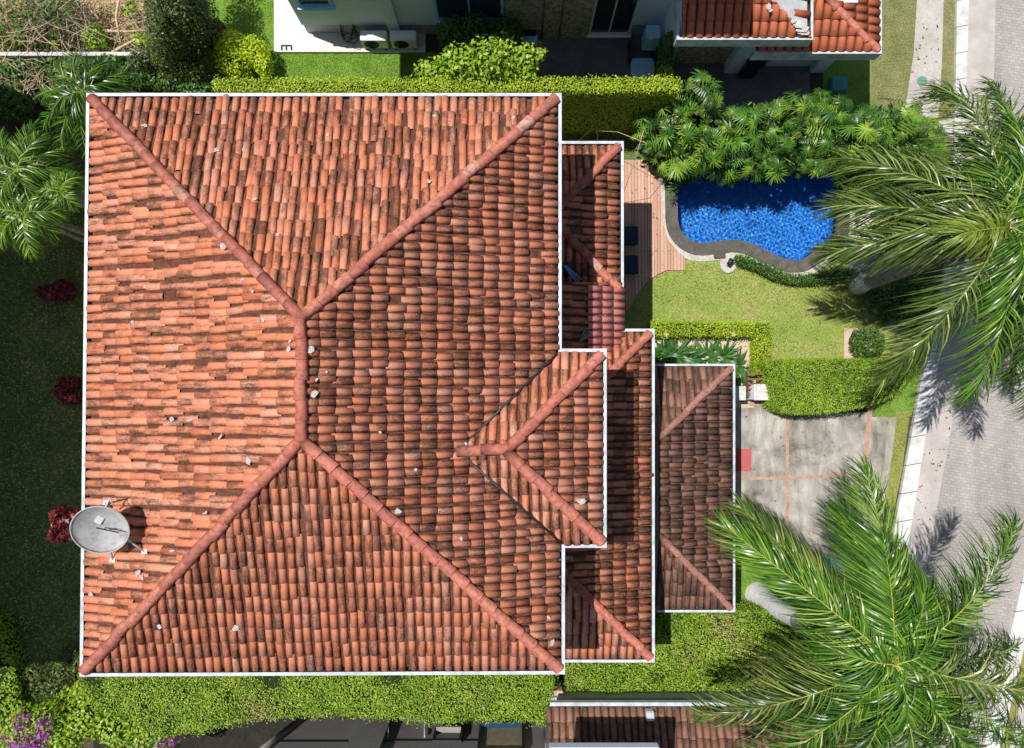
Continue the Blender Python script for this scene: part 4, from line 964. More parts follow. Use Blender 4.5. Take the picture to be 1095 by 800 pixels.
bush('ground_cover', [bl(945, 318, .3, .5, .45, .35), bl(960, 335, .3, .6, .4, .35), bl(975, 312, .3, .6, .6, .4), bl(908, 296, .25, .3, .25, .25), bl(985, 340, .3, .4, .4, .4)], 'hedge_dark', 'dark low planting at the foot of the palm by the pool', 'shrub', 330, .1)
bush('ground_cover', [bl(150, 80, .5, .7, .4, .5), bl(120, 70, .5, .6, .35, .5), bl(180, 88, .4, .7, .3, .4), bl(60, 75, .5, .7, .4, .5), bl(20, 78, .5, .7, .4, .5), bl(15, 108, .6, .6, .6, .6), bl(35, 70, .4, .6, .3, .4), bl(90, 74, .5, .7, .35, .5), bl(215, 95, .4, .8, .3, .35), bl(0, 95, .5, .5, .6, .5)], 'hedge_dark', 'dark undergrowth below the pale wall of the vacant lot', 'shrub', 260, .13)
bush('thicket', [bl(20, 20, .9, 1.5, .9, .8), bl(65, 15, .9, .8, .8, .7), bl(5, 45, .7, .6, .5, .5)], 'hedge_dark', 'thicket coloured dark for the shade in the top left corner of the vacant lot', 'thicket', 120, .12)  # scrub with the shade of this corner put into its leaf colour
bush('shrub', [bl(25, 42, .8, .35, .3, .4), bl(103, 42, .7, .4, .45, .4), bl(60, 48, .5, .4, .25, .35), bl(140, 12, .4, .25, .3, .3), bl(152, 46, .5, .3, .25, .35)], 'hedge_mid', 'small green shrub among the dry twigs of the vacant lot', 'shrub', 260, .12)
# dry twigs
parts = bmesh.new()
for k in range(620):
    x, y = R.uniform(0, 172), R.uniform(-10, 56); 
    if x < 85 and y < 34 and R.random() < .6: continue
    p = P(x, y, R.uniform(.05, .7)); a = R.uniform(0, 3.14); L = R.uniform(.15, .6); d = Vector((math.cos(a), math.sin(a), R.uniform(-.4, .4)))*L
    tube(parts, [p-d, p+d*.2+Vector((R.gauss(0, .05), R.gauss(0, .05), .03)), p+d], R.uniform(.006, .015), .005, 4, R.choice((0, 0, 0, 1)), False)
o = from_bm('dry_brush', parts, [M['twig'], M['twig_dark']]); o['kind'] = 'stuff'
parts = bmesh.new()
for k in range(420):
    x, y = R.uniform(-5, 95), R.uniform(-10, 45); p = P(x, y, R.uniform(.3, 1.5)); a = R.uniform(0, 3.14); L = R.uniform(.2, .7); d = Vector((math.cos(a), math.sin(a), R.uniform(-.4, .6)))*L
    tube(parts, [p-d, p+Vector((R.gauss(0, .05), R.gauss(0, .05), .03)), p+d], R.uniform(.006, .014), .005, 4, R.choice((0, 1)), False)
o = from_bm('dry_brush', parts, [M['twig'], M['twig_dark']]); o['kind'] = 'stuff'
for pts, lab in (([(128, -4), (124, 18), (129, 46)], 'long pale dead branch standing upright among the dry twigs'), ([(84, 0), (100, 14), (108, 22)], 'slanting pale dead branch near the dark thicket'),
                 ([(110, 33), (135, 34), (165, 32)], 'level pale dead branch crossing the vacant lot'), ([(120, 56), (138, 46), (152, 40)], 'low pale dead branch near the end of the thin wall')):
    bm = bmesh.new(); tube(bm, [P(x, y, .55+R.uniform(0, .2)) for x, y in pts], .05, .025, 7); tag(from_bm('dead_branch', bm, M['twig']), lab, 'branch', 'dead branches on the vacant lot')

# ================================================================== PALMS
def frond_arrays(C, tip, rise, ll=1.05, n=185, w=.032, plum=.5, droop=.8, shade=0.0, start=.045, sweep=(60, 24), bend=None):
    C, tip = np.array(C, float), np.array(tip, float); mid = (C+tip)/2+np.array([0, 0, rise])
    if bend is not None: mid = np.array(bend, float)
    def B(t): t = np.asarray(t)[:, None]; return (1-t)**2*C+2*t*(1-t)*mid+t*t*tip
    def dB(t):
        t = np.asarray(t)[:, None]; d = 2*(1-t)*(mid-C)+2*t*(tip-mid); return d/np.linalg.norm(d, axis=1, keepdims=True)
    t = np.repeat(np.linspace(start, 1, n), 2)+RN.normal(0, .004, 2*n); t = np.clip(t, 0, 1); sgn = np.tile([1.0, -1.0], n)
    p, T = B(t), dB(t); S = np.cross(T, [0, 0, 1.0]); S /= np.linalg.norm(S, axis=1, keepdims=True); U = np.cross(S, T)
    ang = np.radians(sweep[0]+(sweep[1]-sweep[0])*t+RN.normal(0, 6, 2*n)); v = .12+RN.normal(0, plum, 2*n)
    D = T*np.cos(ang)[:, None]+S*(sgn*np.sin(ang))[:, None]+U*v[:, None]; D /= np.linalg.norm(D, axis=1, keepdims=True)
    prof = np.clip((t-start)/.16, .35, 1)**.5*(1-.55*np.clip((t-.62)/.38, 0, 1)**1.6); L = ll*prof*RN.uniform(.8, 1.1, 2*n)
    g = droop*RN.uniform(.6, 1.4, 2*n); wd = np.cross(D, U); wd /= np.linalg.norm(wd, axis=1, keepdims=True)
    roll = RN.normal(0, .6, 2*n); wd = wd*np.cos(roll)[:, None]+U*np.sin(roll)[:, None]
    ss = [0, .3, .65, 1.0]; ww = [.5, 1.0, .75, .06]; secs = []
    for s_, w_ in zip(ss, ww):
        q = p+D*(L*s_)[:, None]; q[:, 2] -= g*L*s_**2; h = wd*(w*w_/2); secs += [q-h, q+h]
    V = np.stack(secs, 1).reshape(-1, 3); m = 2*n; b0 = np.arange(m)[:, None]*8
    Fq = np.concatenate([b0+np.array([2*k, 2*k+1, 2*k+3, 2*k+2]) for k in range(3)], 1).reshape(-1, 4)
    c = np.clip(RN.beta(1.4, 1.65, m)+shade, 0, 1); col = np.repeat(np.column_stack([c, np.zeros(m), RN.random(m)]), 3, 0)
    return V, Fq, col, B
def frond(parent, C, tip, rise=.9, mat='palm', rr=.015, **kw):
    V, Fq, col, B = frond_arrays(C, tip, rise, **kw); o = link('frond', np_mesh('frond', V, Fq, col), M[mat], parent)
    bm = bmesh.new(); tube(bm, [Vector(q) for q in B(np.linspace(0, .99, 14))], rr, .007, 6); from_bm('rib', bm, M['rachis'], o); return o
def palm(name, label, base, crown, ctrl, fronds, r0=.27, r1=.15, white=1.0, shaft=1.0):
    C = P(*crown); b = P(*base); t = thing(name, label, 'palm tree', b); k = P(*ctrl)
    N = 26; pts = [(1-s)**2*b+2*s*(1-s)*k+s*s*C for s in [i/(N-1) for i in range(N)]]
    bm = bmesh.new(); wi_ = max(2, sum(1 for p in pts if p.z < white)); seg = 16; rings = []
    for i, p in enumerate(pts):
        s = i/(N-1); r = r0+(r1-r0)*s+.10*max(0, 1-s*9)+R.uniform(-.006, .006)
        rings.append([bm.verts.new(p+Vector((r*math.cos(2*math.pi*q/seg), r*math.sin(2*math.pi*q/seg), 0))) for q in range(seg)])
    for i, (A, B) in enumerate(zip(rings, rings[1:])):
        for q in range(seg):
            f = bm.faces.new((A[q], A[(q+1) % seg], B[(q+1) % seg], B[q])); f.smooth = True; f.material_index = 1 if i < wi_ else 0
    from_bm('trunk', bm, [M['bark'], M['whitewash']], t)
    bm = bmesh.new(); tube(bm, [C-Vector((0, 0, shaft)), C-Vector((0, 0, .5)), C-Vector((0, 0, .1))], r1*1.1, .07, 12); from_bm('crownshaft', bm, M['rachis'], t)
    for f in fronds:
        x, y, h, rise, mt = f[:5]; kw = dict(f[5]) if len(f) > 5 else {}
        if 'bend' in kw: kw['bend'] = P(*kw['bend'])
        frond(t, C+Vector((R.uniform(-.05, .05), R.uniform(-.05, .05), R.uniform(-.1, .15))), P(x, y, h), rise, mt, **kw)
    return t
O, G, Y_ = 'palm_olive', 'palm', 'palm_yellow'
palm('palm_tree', 'tall palm with a whitewashed foot beside the pool lawn', (917, 304, 0), (1076, 243, 7.1), (965, 292, 3.2), [
    (902, 168, 5.5, 1.2, O), (888, 220, 5.3, 1.2, O), (884, 270, 5.0, 1.2, O), (944, 406, 5.2, 1.2, O), (1036, 426, 5.6, 1.3, G), (1000, 96, 5.6, 1.2, O, {'bend': (1068, 105, 7.6)}),
    (1028, 250, 8.0, .3, Y_, {'ll': .8, 'n': 110}), (1150, 60, 5.8, 1.2, G), (1105, 440, 5.5, 1.2, G), (1180, 330, 5.8, 1.2, G), (1220, 200, 6, 1.2, G), (1060, 90, 5.0, 1.0, G), (1180, 110, 6, 1.2, G),
    (1075, 340, 6.6, 1.0, G), (930, 200, 4.6, .9, G), (1150, 390, 5, 1, G), (1080, 410, 4.9, 1, G), (1085, 130, 6.6, .9, G), (960, 250, 6.4, 1.0, O), (1000, 180, 6.2, 1.0, O), (1030, 150, 6.4, 1, G), (1130, 300, 7.4, .6, G)])
palm('palm_tree', 'bigger bushy palm leaning over the road with a long pale trunk', (810, 636, 0), (955, 708, 7.2), (866, 676, 3.4), [
    (774, 562, 6.2, .8, G, {'shade': .12}), (792, 542, 5.2, .8, O), (925, 503, 6.8, .6, G, {'shade': .1}), (902, 545, 5.6, .8, G), (1085, 558, 6.2, .9, G, {'bend': (1068, 640, 7.8)}),
    (1130, 742, 7.2, .7, O, {'shade': .1}), (1050, 822, 7.0, .6, G, {'start': .3}), (748, 766, 5.4, 1.0, O), (800, 818, 5.3, 1.0, G), (880, 860, 5.6, 1.0, G), (975, 880, 5.8, 1.0, G), (1085, 690, 5.0, .9, G),
    (1010, 860, 5.2, .9, G), (840, 765, 5.0, .9, G), (1040, 630, 5.4, .9, O), (860, 610, 5.2, .9, G), (1110, 800, 5.2, .9, G), (965, 590, 5.0, .8, G), (945, 580, 7.6, .3, G, {'ll': .8}), (1020, 760, 6.8, .8, G), (880, 760, 6.4, .8, G), (930, 800, 6.4, .8, G), (880, 690, 6.6, .7, G), (1010, 670, 6.8, .7, G), (990, 630, 7.0, .5, G), (830, 720, 5.6, .9, O), (970, 770, 7.2, .5, G)], r0=.31, r1=.17, white=2.6)
# small feather palms by the west lawn
def small_palm(label, crown, tips, r=.07, trunk_h=None, mat='palm', ll=.42, shade=0, group='feather palms by the shaded lawn'):
    C = P(*crown); t = thing('feather_palm', label, 'palm', (C.x, C.y, 0), group)
    for k in range(4):
        bm = bmesh.new(); a = k*1.57; tube(bm, [(C.x+.2*math.cos(a), C.y+.2*math.sin(a), 0), (C.x+.12*math.cos(a), C.y+.12*math.sin(a), C.z*.6), C], r, r*.5, 8); from_bm('stem', bm, M['bark'], t)
    for x, y, h in tips: frond(t, C, P(x, y, h), R.uniform(.25, .5), mat, .009, ll=ll, n=72, w=.026, plum=.35, droop=.4, shade=shade, sweep=(62, 30))
def ring(cx, cy, rx, ry, n, h, j=10):
    return [(cx+rx*math.cos(6.283*k/n+R.uniform(-.2, .2))*R.uniform(.8, 1.1), cy+ry*math.sin(6.283*k/n+R.uniform(-.2, .2))*R.uniform(.8, 1.1), h+R.uniform(-.6, .4)) for k in range(n)]
small_palm('feather palm with spreading dark fronds touching the roof corner', (88, 98, 4.4), [(42, 102, 3.6), (48, 132, 3.5), (66, 158, 3.4), (92, 162, 3.5), (58, 72, 3.8), (80, 58, 3.9), (112, 66, 3.9), (142, 76, 3.7), (138, 97, 3.6), (112, 92, 4.2), (80, 130, 3.9), (60, 115, 4.1)], ll=.55, shade=-.12)
small_palm('bright feather palm at the left edge below the spreading one', (18, 182, 3.9), ring(22, 180, 52, 44, 13, 3.3), shade=.05, ll=.5)
small_palm('bright feather palm lowest of the group by the left edge', (26, 228, 3.7), ring(28, 232, 44, 40, 13, 3.1), shade=.12, ll=.48)
small_palm('small light green palm between the bright palms and the roof', (66, 206, 3.5), ring(66, 206, 26, 24, 9, 3.2), shade=.2, ll=.34)
# ------------------------------------------------------------------ lobed leaf plants behind the pool
def lobed(C, nrm, fwd, r, nl=13, w=.042):
    nrm = nrm/np.linalg.norm(nrm); f = fwd-nrm*fwd.dot(nrm); f /= np.linalg.norm(f); s = np.cross(nrm, f); V, Fq = [], []
    if RN.random() < .4:
        m_ = int(RN.integers(6, 9)); L0 = r*1.75; dr = RN.uniform(.15, .7)
        for k in range(2*m_+1):
            i = k//2; t0 = (i+.3)/m_*.85; sg = 1 if k % 2 else -1
            if k == 2*m_: t0, a, L = .8, 0, L0*.28
            else: a = sg*math.radians(105-65*i/m_+RN.normal(0, 5)); L = L0*(.42-.18*abs(i/m_-.25))*RN.uniform(.85, 1.12)
            d = f*math.cos(a)+s*math.sin(a); q = np.cross(nrm, d); b = len(V)
            for t_, w_ in ((0, .7), (.4, 1.0), (.75, .85), (1.0, .12)):
                u_ = t0-.35; p = C+f*(L0*u_)+d*L*t_-nrm*(dr*(t0*t0*L0*.6+.5*L*t_*t_)); hw = q*w*1.25*w_*(r/.45)*.5; V += [p-hw, p+hw]
            Fq += [[b+2*j, b+2*j+1, b+2*j+3, b+2*j+2] for j in range(3)]
        return np.array(V), np.array(Fq)
    for k in range(nl):
        a = math.radians(-150+300*k/(nl-1))+RN.normal(0, .05); L = r*(.62+.38*math.cos(a*.62))*RN.uniform(.85, 1.1); d = f*math.cos(a)+s*math.sin(a); q = np.cross(nrm, d)
        b = len(V); dr = RN.uniform(.15, .6)*r
        for t_, w_ in ((.02, .45), (.4, 1.0), (.75, .9), (1.0, .12)):
            p = C+d*L*t_-nrm*dr*t_*t_; hw = q*w*w_*(r/.45)*.5
            V += [p-hw, p+hw]
        Fq += [[b+2*i, b+2*i+1, b+2*i+3, b+2*i+2] for i in range(3)]
    return np.array(V), np.array(Fq)
PHL = 'glossy lobed-leaf plant in the thick row between the pool and the courtyard'
for (x, y, h, rr, nl_, lab) in ((716, 132, 2.5, .85, 26, 'lobed-leaf plant at the left end of the row beside the wooden deck'), (756, 100, 2.9, .62, 14, 'tallest lobed-leaf plant with spiky leaves before the dark driveway'), (735, 162, 2.0, .75, 22, 'low lobed-leaf plant overhanging the left corner of the pool'),
        (765, 150, 2.5, .8, 24, PHL), (796, 157, 2.3, .8, 24, PHL), (800, 130, 2.5, .7, 20, PHL), (835, 154, 2.4, .8, 26, PHL), (845, 122, 2.7, .75, 24, PHL), (878, 150, 2.4, .85, 26, PHL), (890, 118, 2.7, .75, 24, PHL),
        (925, 142, 2.6, .95, 28, PHL), (965, 132, 2.5, .9, 26, 'lobed-leaf plant at the right end of the row by the pavement'), (955, 175, 2.0, .8, 20, PHL), (988, 148, 1.9, .7, 20, PHL)):
    p = P(x, y, h); t = thing('lobed_leaf_plant', lab, 'plant', (p.x, p.y, 0), 'lobed-leaf plants behind the pool'); parts = []; bm = bmesh.new()
    for k in range(int(nl_*1.9)):
        a = k*2.4+RN.uniform(-.3, .3); q = rr*math.sqrt((k+.3)/(nl_*1.9)); z = h+.35-.8*(q/rr)**2+RN.uniform(-.8, .3)
        C = np.array([p.x+q*math.cos(a), p.y+q*math.sin(a), z]); out_ = np.array([math.cos(a), math.sin(a), 0])
        V, Fq = lobed(C, np.array([0, 0, 1.0])+out_*.7*(q/rr)+RN.normal(0, .42, 3), out_+RN.normal(0, .3, 3), RN.uniform(.18, .42), int(RN.integers(15, 22)))
        c = np.array([np.clip(RN.beta(1.6, 1.9), 0, 1), 0, 0]); parts.append((V, Fq, np.clip(c+np.column_stack([RN.normal(0, .07, len(Fq)), np.zeros(len(Fq)), np.zeros(len(Fq))]), 0, 1), 0))
        tube(bm, [(p.x+R.uniform(-.1, .1), p.y+R.uniform(-.1, .1), max(.4, z-1.1)), (p.x+q*.5*math.cos(a), p.y+q*.5*math.sin(a), z-.25), Vector(C)], .016, .01, 5)
    for k in range(2):   # inner leaves coloured dark, painting shade inside the mass
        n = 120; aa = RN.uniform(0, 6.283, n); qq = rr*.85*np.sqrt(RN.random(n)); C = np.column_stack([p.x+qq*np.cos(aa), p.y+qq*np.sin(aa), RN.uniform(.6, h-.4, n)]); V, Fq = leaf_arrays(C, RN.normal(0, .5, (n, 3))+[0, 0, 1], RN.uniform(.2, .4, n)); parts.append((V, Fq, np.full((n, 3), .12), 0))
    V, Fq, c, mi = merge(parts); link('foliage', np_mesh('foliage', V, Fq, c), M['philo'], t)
    for k in range(3): tube(bm, [(p.x+R.uniform(-.3, .3), p.y+R.uniform(-.3, .3), 0), (p.x, p.y, h*.7)], .06, .04, 7)
    from_bm('stem', bm, M['rachis'], t)
# ------------------------------------------------------------------ strap leaf clumps by the garage
def strap_clump(loc, label, n=46, L=.6, group='strap-leaf clumps by the garage'):
    V, Fq = [], []
    for k in range(n):
        a = RN.uniform(0, 6.283); ln = L*RN.uniform(.6, 1.15); el = RN.uniform(.6, 1.35); w_ = RN.uniform(.022, .04); d = np.array([math.cos(a), math.sin(a), 0]); q = np.array([-d[1], d[0], 0]); b = len(V)
        for s_, ww in ((0, .8), (.35, 1), (.7, .8), (1, .08)):
            p = d*(.06+ln*s_*math.cos(el)*(1+.5*s_))+np.array([0, 0, ln*s_*math.sin(el)-.45*ln*s_*s_]); V += [p-q*w_*ww, p+q*w_*ww]
        Fq += [[b+2*i, b+2*i+1, b+2*i+3, b+2*i+2] for i in range(3)]
    col = np.repeat(np.clip(RN.beta(2, 2, (n, 1)), 0, 1), 3, 0)*np.ones((3*n, 3)); o = link('strap_plant', np_mesh('strap_plant', np.array(V), np.array(Fq), col), M['strap']); o.location = loc
    return tag(o, label, 'plant', group)
for x, y, L, lab in ((706, 384, .6, 'strap-leaf clump in the corner between the two roofs'), (722, 380, .75, 'widest strap-leaf clump along the gravel path'), (738, 384, .6, 'strap-leaf clump between the widest one and the middle of the row'), (756, 382, .6, 'strap-leaf clump in the middle of the garage front'), (772, 383, .6, 'strap-leaf clump near the right end of the garage front'), (787, 392, .5, 'small strap-leaf clump at the corner of the garage roof'), (792, 411, .5, 'strap-leaf clump beside the left gate pillar'), (712, 375, .5, 'small strap-leaf clump under the first garden lamp')):
    strap_clump(P(x, y, .1), lab, 56, L)
# ================================================================== SMALL THINGS
def lounger():
    t = thing('sun_lounger', 'navy sun lounger in the shade on the deck, farther from the pink tiles', 'sun lounger', group='sun loungers on the deck')
    bm = bmesh.new(); box(bm, -.95, .95, -.30, .30, .24, .29, bev=.01); from_bm('frame', bm, M['dark'], t, False)
    for sx in (-.85, .85):
        for sy in (-.25, .25): bm = bmesh.new(); box(bm, sx-.03, sx+.03, sy-.03, sy+.03, 0, .238); from_bm('leg', bm, M['dark'], t, False)
    bm = bmesh.new(); box(bm, -.55, .95, -.29, .29, .292, .37, bev=.03); from_bm('cushion', bm, M['cushion'], t, False)
    bm = bmesh.new(); box(bm, -.4, .4, -.29, .29, -.04, .04, 0, Matrix.Translation((-.83, 0, .55)) @ Matrix.Rotation(rad(40), 4, 'Y'), .03); from_bm('backrest', bm, M['cushion'], t, False)
    return t
l1 = lounger(); p = P(682, 252, .37); l1.location = (p.x-.95, p.y, .07)
l2 = copy_tree(l1); p = P(682, 283, .37); l2.location = (p.x-.95, p.y, .07); l2['label'] = 'navy sun lounger in the shade on the deck, nearer to the pink tiles'
def garden_lamp():
    t = thing('garden_lamp', 'small pale garden lamp at the left end of the low lime hedge', 'lamp', group='garden lamps along the gravel path')
    bm = bmesh.new(); tube(bm, [(0, 0, 0), (0, 0, .55)], .03, .03, 8); from_bm('post', bm, M['dark'], t, False)
    bm = bmesh.new(); bmesh.ops.create_uvsphere(bm, u_segments=16, v_segments=10, radius=.085, matrix=Matrix.Translation((0, 0, .62))); from_bm('globe', bm, M['stone_pad'], t, False, True)
    bm = bmesh.new(); bmesh.ops.create_cone(bm, cap_ends=True, segments=16, radius1=.07, radius2=.05, depth=.03, matrix=Matrix.Translation((0, 0, .545))); from_bm('collar', bm, M['wood'], t, False)
    return t
g1_ = garden_lamp(); p = P(712, 358, .6); g1_.location = (p.x, p.y, 0)
g2_ = copy_tree(g1_); p = P(784, 358, .6); g2_.location = (p.x, p.y, 0); g2_['label'] = 'small pale garden lamp near the bend of the low lime hedge'
for (x0, y0, x1, y1, h, lab) in ((784, 413, 798, 428, .9, 'pale gate pillar standing against the garage corner'), (806, 411, 826, 428, .9, 'wide pale gate pillar beside the big rounded hedge')):
    a, b = P(x0, y0, h), P(x1, y1, h); t = thing('gate_pillar', lab, 'gate pillar', ((a.x+b.x)/2, (a.y+b.y)/2, 0), 'gate pillars at the driveway')
    bm = bmesh.new(); box(bm, a.x+.02, b.x-.02, b.y+.02, a.y-.02, 0, h-.06); from_bm('shaft', bm, M['white_wall'], t)
    bm = bmesh.new(); box(bm, a.x, b.x, b.y, a.y, h-.059, h, bev=.012); from_bm('cap', bm, M['slab'], t)
t = thing('slatted_gate', 'open brown slatted gate above the wide pale gate pillar', 'gate', P(808, 408, 0))
bm = bmesh.new()
for k in range(5): a, b = P(800, 399+k*5.5, 1.0-.1*k), P(816, 400.5+k*5.5, 1.0-.1*k); box(bm, a.x, b.x, b.y, a.y, .9-.1*k, .96-.1*k)
from_bm('slat_panel', bm, M['wood'], t)
for xx in (801, 815): bm = bmesh.new(); a = P(xx, 411, .5); box(bm, a.x-.03, a.x+.03, a.y-.42, a.y+.42, 0, .48); from_bm('gate_frame', bm, M['wood'], t)
t = thing('spot_lamp', 'small black spot lamp on a white pebble base at the pool rim', 'lamp', P(778, 283, 0))
bm = bmesh.new(); c0 = P(778, 282, 0); prism(bm, [(c0.x+.27*math.cos(k*.524)*1.0, c0.y+.33*math.sin(k*.524)) for k in range(12)], 0, .08); from_bm('base', bm, M['pebble'], t)
bm = bmesh.new(); tube(bm, [(c0.x, c0.y-.02, .08), (c0.x, c0.y-.02, .25)], .03, .03, 8); tube(bm, [(c0.x-.06, c0.y-.1, .27), (c0.x+.05, c0.y+.09, .32)], .07, .085, 12); from_bm('head', bm, M['black_plastic'], t)
bm = bmesh.new(); a, b = P(764, 262, .14), P(776, 276, .14); box(bm, a.x, b.x, b.y, a.y, 0, .14, bev=.02); tag(from_bm('stone_block', bm, M['coping']), 'dark pebble block joining the pool rim to the spot lamp', 'block')
for k, (x, y, r_) in enumerate(((930, 323, .14), (938, 331, .18), (934, 318, .10), (944, 322, .12), (952, 345, .2), (926, 336, .1))):
    bm = bmesh.new(); bmesh.ops.create_icosphere(bm, subdivisions=2, radius=r_)
    for v in bm.verts: v.co = v.co*R.uniform(.85, 1.12); v.co.z *= .6
    o = from_bm('rock', bm, M['rock'], smooth=True); o.location = P(x, y, r_*.4); tag(o, 'grey rock in the bed at the foot of the palm by the pool', 'rock', 'rocks at the foot of the palm')
sheet('path', [(900, 262), (914, 240), (930, 222), (955, 222), (962, 250), (952, 284), (940, 300), (912, 300), (904, 286), (922, 272)], .016, M['pebble'])
sheet('pavement', [(1003, 130), (1018, 128), (1018, 147), (1003, 141)], .034, M['slab'])
t = thing('clay_pot', 'orange clay pot among the leaves near the end of the pavement', 'pot', P(990, 157, 0))
bm = bmesh.new(); c0 = P(990, 157, 1.2); tube(bm, [(c0.x, c0.y, .8), (c0.x, c0.y, 1.1)], .07, .11, 16, cap=False); from_bm('body', bm, M['strip_red'], t)
bm = bmesh.new(); tube(bm, [(c0.x, c0.y, 1.1), (c0.x, c0.y, 1.16)], .13, .13, 16); from_bm('rim', bm, M['strip_red'], t)
bm = bmesh.new(); box(bm, c0.x-.16, c0.x+.16, c0.y-.16, c0.y+.16, 0, .798); from_bm('pedestal', bm, M['rock'], t)
for x, y, r_, mt, lab in ((986, 87, .17, 'green_plastic', 'green round cover set in the pavement'), (997, 88, .10, 'rock', 'small grey round cover set in the pavement')):
    bm = bmesh.new(); p = P(x, y, .03); bmesh.ops.create_cone(bm, cap_ends=True, segments=24, radius1=r_, radius2=r_*.96, depth=.02, matrix=Matrix.Translation((p.x, p.y, .042))); tag(from_bm('manhole_cover', bm, M[mt]), lab, 'manhole cover')
for (x0, y0, x1, y1, lab) in ((884, 598, 904, 622, 'white block tinted blue for shade, half hidden under the bigger palm'), (957, 383, 976, 393, 'white block tinted blue for shade between the rounded hedge and the kerb')):  # white concrete blocks, their shade painted in as a blue tint
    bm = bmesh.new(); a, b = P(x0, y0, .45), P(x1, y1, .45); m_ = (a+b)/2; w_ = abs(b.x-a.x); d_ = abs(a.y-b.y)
    box(bm, -w_/2, w_/2, -d_/2, d_/2, 0, .45, 0, Matrix.Translation((m_.x, m_.y, 0)) @ Matrix.Rotation(rad(-20), 4, 'Z'), .03); tag(from_bm('shade_tinted_block', bm, M['blue_white']), lab, 'block')
for pts, lab in (([(688, 140, 3.2), (678, 175, 2.4), (664, 214, .3)], 'thin pale cable slanting down over the wooden deck'), ([(691, 153, 2.6), (660, 141, 2.2), (640, 140, 1.5)], 'thin pale cable crossing the dark strip behind the low roof')):
    bm = bmesh.new(); tube(bm, [P(*q) for q in pts], .008, .008, 5); tag(from_bm('cable', bm, M['twig']), lab, 'cable')
for a, b, lab in (((617, 152, .2), (634, 137, 1.2), 'leaning pale garden stake on the dark north strip'), ((639, 152, .1), (638.5, 137, 1.0), 'upright pale garden stake on the dark north strip')):
    bm = bmesh.new(); tube(bm, [P(*a), P(*b)], .014, .012, 6); tag(from_bm('garden_stake', bm, M['twig']), lab, 'stake')
# ================================================================== GRASS AND GROUND COVER
M['grass_blade'] = mat_leaf('grass_blade', [(.15, .24, .03), (.28, .38, .06), (.40, .44, .12), (.52, .48, .22)], .6, .25, .3)
M['lush_blade'] = mat_leaf('lush_grass_blade', [(.09, .18, .018), (.19, .33, .03), (.32, .46, .06)], .6, .25, .3)
M['shade_blade'] = mat_leaf('shaded_grass_blade', [(.10, .17, .04), (.26, .37, .09), (.45, .52, .16)], .6, .25, .3)  # blade colours raised to make up for light missing in the shade
def grass(name, pxs, n, mat, size=.05, z=.01, tall=.03, holes=()):
    poly = [P2(*p) for p in pxs]; q = sample_poly(poly, n)
    for hpoly in holes: q = q[~inpoly(q[:, 0], q[:, 1], hpoly)]
    n = len(q); k = lf(q[:, 0], q[:, 1], 1.5); C = np.column_stack([q, z+tall*RN.random(n)]); N_ = np.column_stack([RN.normal(0, .8, (n, 2)), np.full(n, .8)])
    V, Fq = leaf_arrays(C, N_, size*RN.uniform(.5, 1.3, n), .35); c = np.clip(RN.beta(2, 2.2, n)+.3*k, 0, 1)
    o = link(name, np_mesh(name, V, Fq, np.column_stack([c, np.zeros(n), RN.random(n)])), M[mat]); o['kind'] = 'stuff'; return o
grass('grass', [(668, 292), (715, 290), (740, 280), (790, 284), (850, 304), (905, 292), (930, 300), (930, 384), (824, 384), (824, 344), (668, 344)], 26000, 'grass_blade', holes=(peb_out, [P2(*p) for p in deck_px]))
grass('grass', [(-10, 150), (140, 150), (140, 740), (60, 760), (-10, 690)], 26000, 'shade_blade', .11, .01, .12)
grass('grass', [(240, -5), (292, -5), (292, 57), (460, 57), (460, 86), (230, 86)], 9000, 'lush_blade')
grass('grass', [(785, 592), (862, 592), (900, 612), (900, 660), (785, 660)], 5000, 'lush_blade')
grass('grass', [(560, 100), (690, 100), (690, 170), (560, 170)], 6000, 'shade_blade', .07)
grass('grass', [(932, -5), (983, -5), (976, 60), (968, 120), (932, 120)], 5000, 'grass_blade', .045)
grass('grass', [(958, 442), (972, 442), (964, 505), (955, 548), (940, 620), (928, 640), (936, 590), (948, 530), (957, 470)], 3000, 'grass_blade', .045, .02)
grass('ground_cover', [(880, 290), (985, 280), (985, 345), (935, 350)], 2500, 'lush_blade', .09, .02, .1)

sheet('verge', [(936, 384), (992, 384), (974, 446), (930, 446)], .014, M['lawn_lush'])

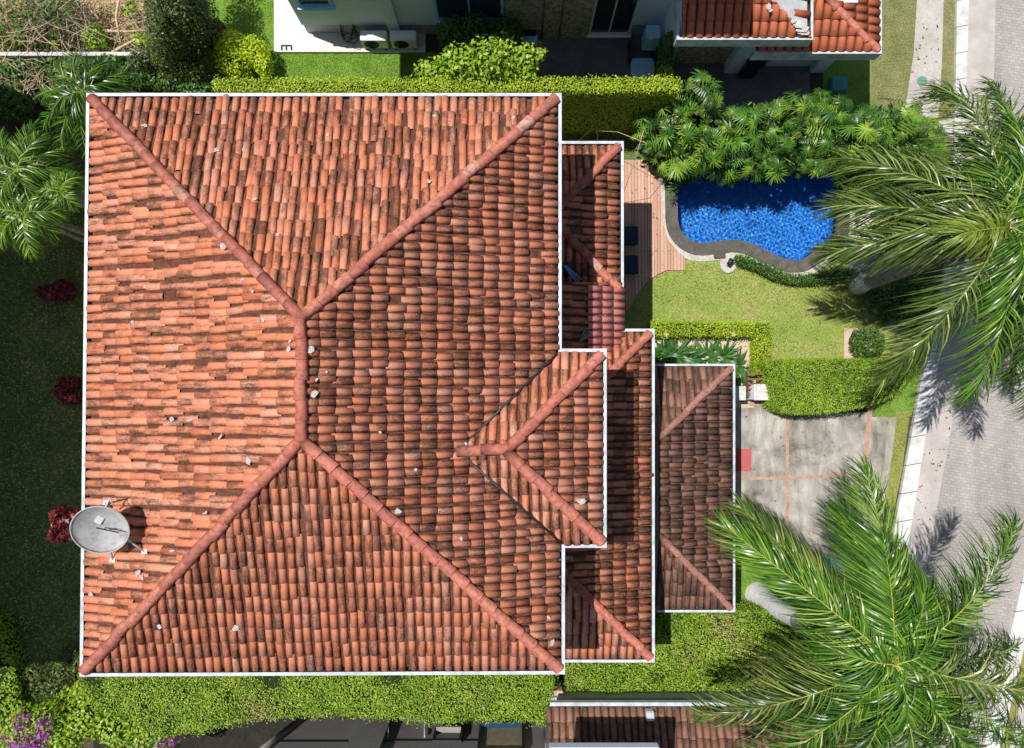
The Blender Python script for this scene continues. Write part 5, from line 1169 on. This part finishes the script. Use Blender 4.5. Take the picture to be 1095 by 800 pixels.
sheet('verge', [(900, 138), (966, 124), (1003, 124), (1016, 172), (1012, 250), (960, 250), (900, 200)], .026, M['lawn_lush'])
grass('ground_cover', [(905, 140), (1003, 128), (1012, 172), (1008, 240), (960, 240), (905, 200)], 3000, 'lush_blade', .09, .03, .12)

bush('shade_shrub', [bl(70, 722, .35, .5, .4, .35), bl(50, 735, .35, .5, .5, .4), bl(88, 712, .35, .35, .4, .35), bl(38, 722, .3, .4, .4, .3), bl(78, 700, .3, .45, .3, .3)], 'tree_leaf', 'low shrub added to darken the shaded lawn corner by the south hedge', 'shrub', 330, .09)  # added shrub, its dark leaves stand in for shade on the grass

M['dead_leaf'] = mat_leaf('dead_leaf', [(.10, .055, .025), (.24, .14, .06), (.38, .27, .10)], .7, .2, .1)
def litter(pxs, n, z, size=.09):
    q = sample_poly([P2(*p) for p in pxs], n); C = np.column_stack([q, np.full(n, z)+.03*RN.random(n)]); V, Fq = leaf_arrays(C, RN.normal(0, .35, (n, 3))+[0, 0, 1], size*RN.uniform(.4, 1.3, n), .5)
    return V, Fq, RN.random((n, 3)), 0
V, Fq, c, mi = merge([litter([(790, 438), (958, 445), (945, 560), (925, 605), (790, 588)], 90, .03), litter([(990, 440), (1030, 420), (1000, 560), (960, 640)], 70, .05), litter([(672, 292), (905, 300), (930, 384), (824, 384), (720, 342)], 120, .05, .07),
                      litter([(666, 174), (694, 174), (706, 215), (712, 285), (668, 320)], 40, .09, .08), litter([(980, 20), (1007, 20), (1000, 120), (970, 120)], 30, .05), litter([(699, 362), (806, 362), (806, 425), (786, 425), (786, 380)], 50, .03, .07)])
o = link('leaf_litter', np_mesh('leaf_litter', V, Fq, c), M['dead_leaf']); o['kind'] = 'stuff'

bm = bmesh.new()
for k in range(230):
    x, y = R.uniform(-5, 100), R.uniform(62, 98); p = P(x, y, R.uniform(.3, 1.1)); a = R.uniform(0, 3.14); L = R.uniform(.12, .45); d = Vector((math.cos(a), math.sin(a), R.uniform(-.4, .6)))*L
    tube(bm, [p-d, p+Vector((R.gauss(0, .05), R.gauss(0, .05), .03)), p+d], R.uniform(.006, .013), .005, 4, R.choice((0, 0, 1)), False)
o = from_bm('dry_brush', bm, [M['twig'], M['twig_dark']]); o['kind'] = 'stuff'
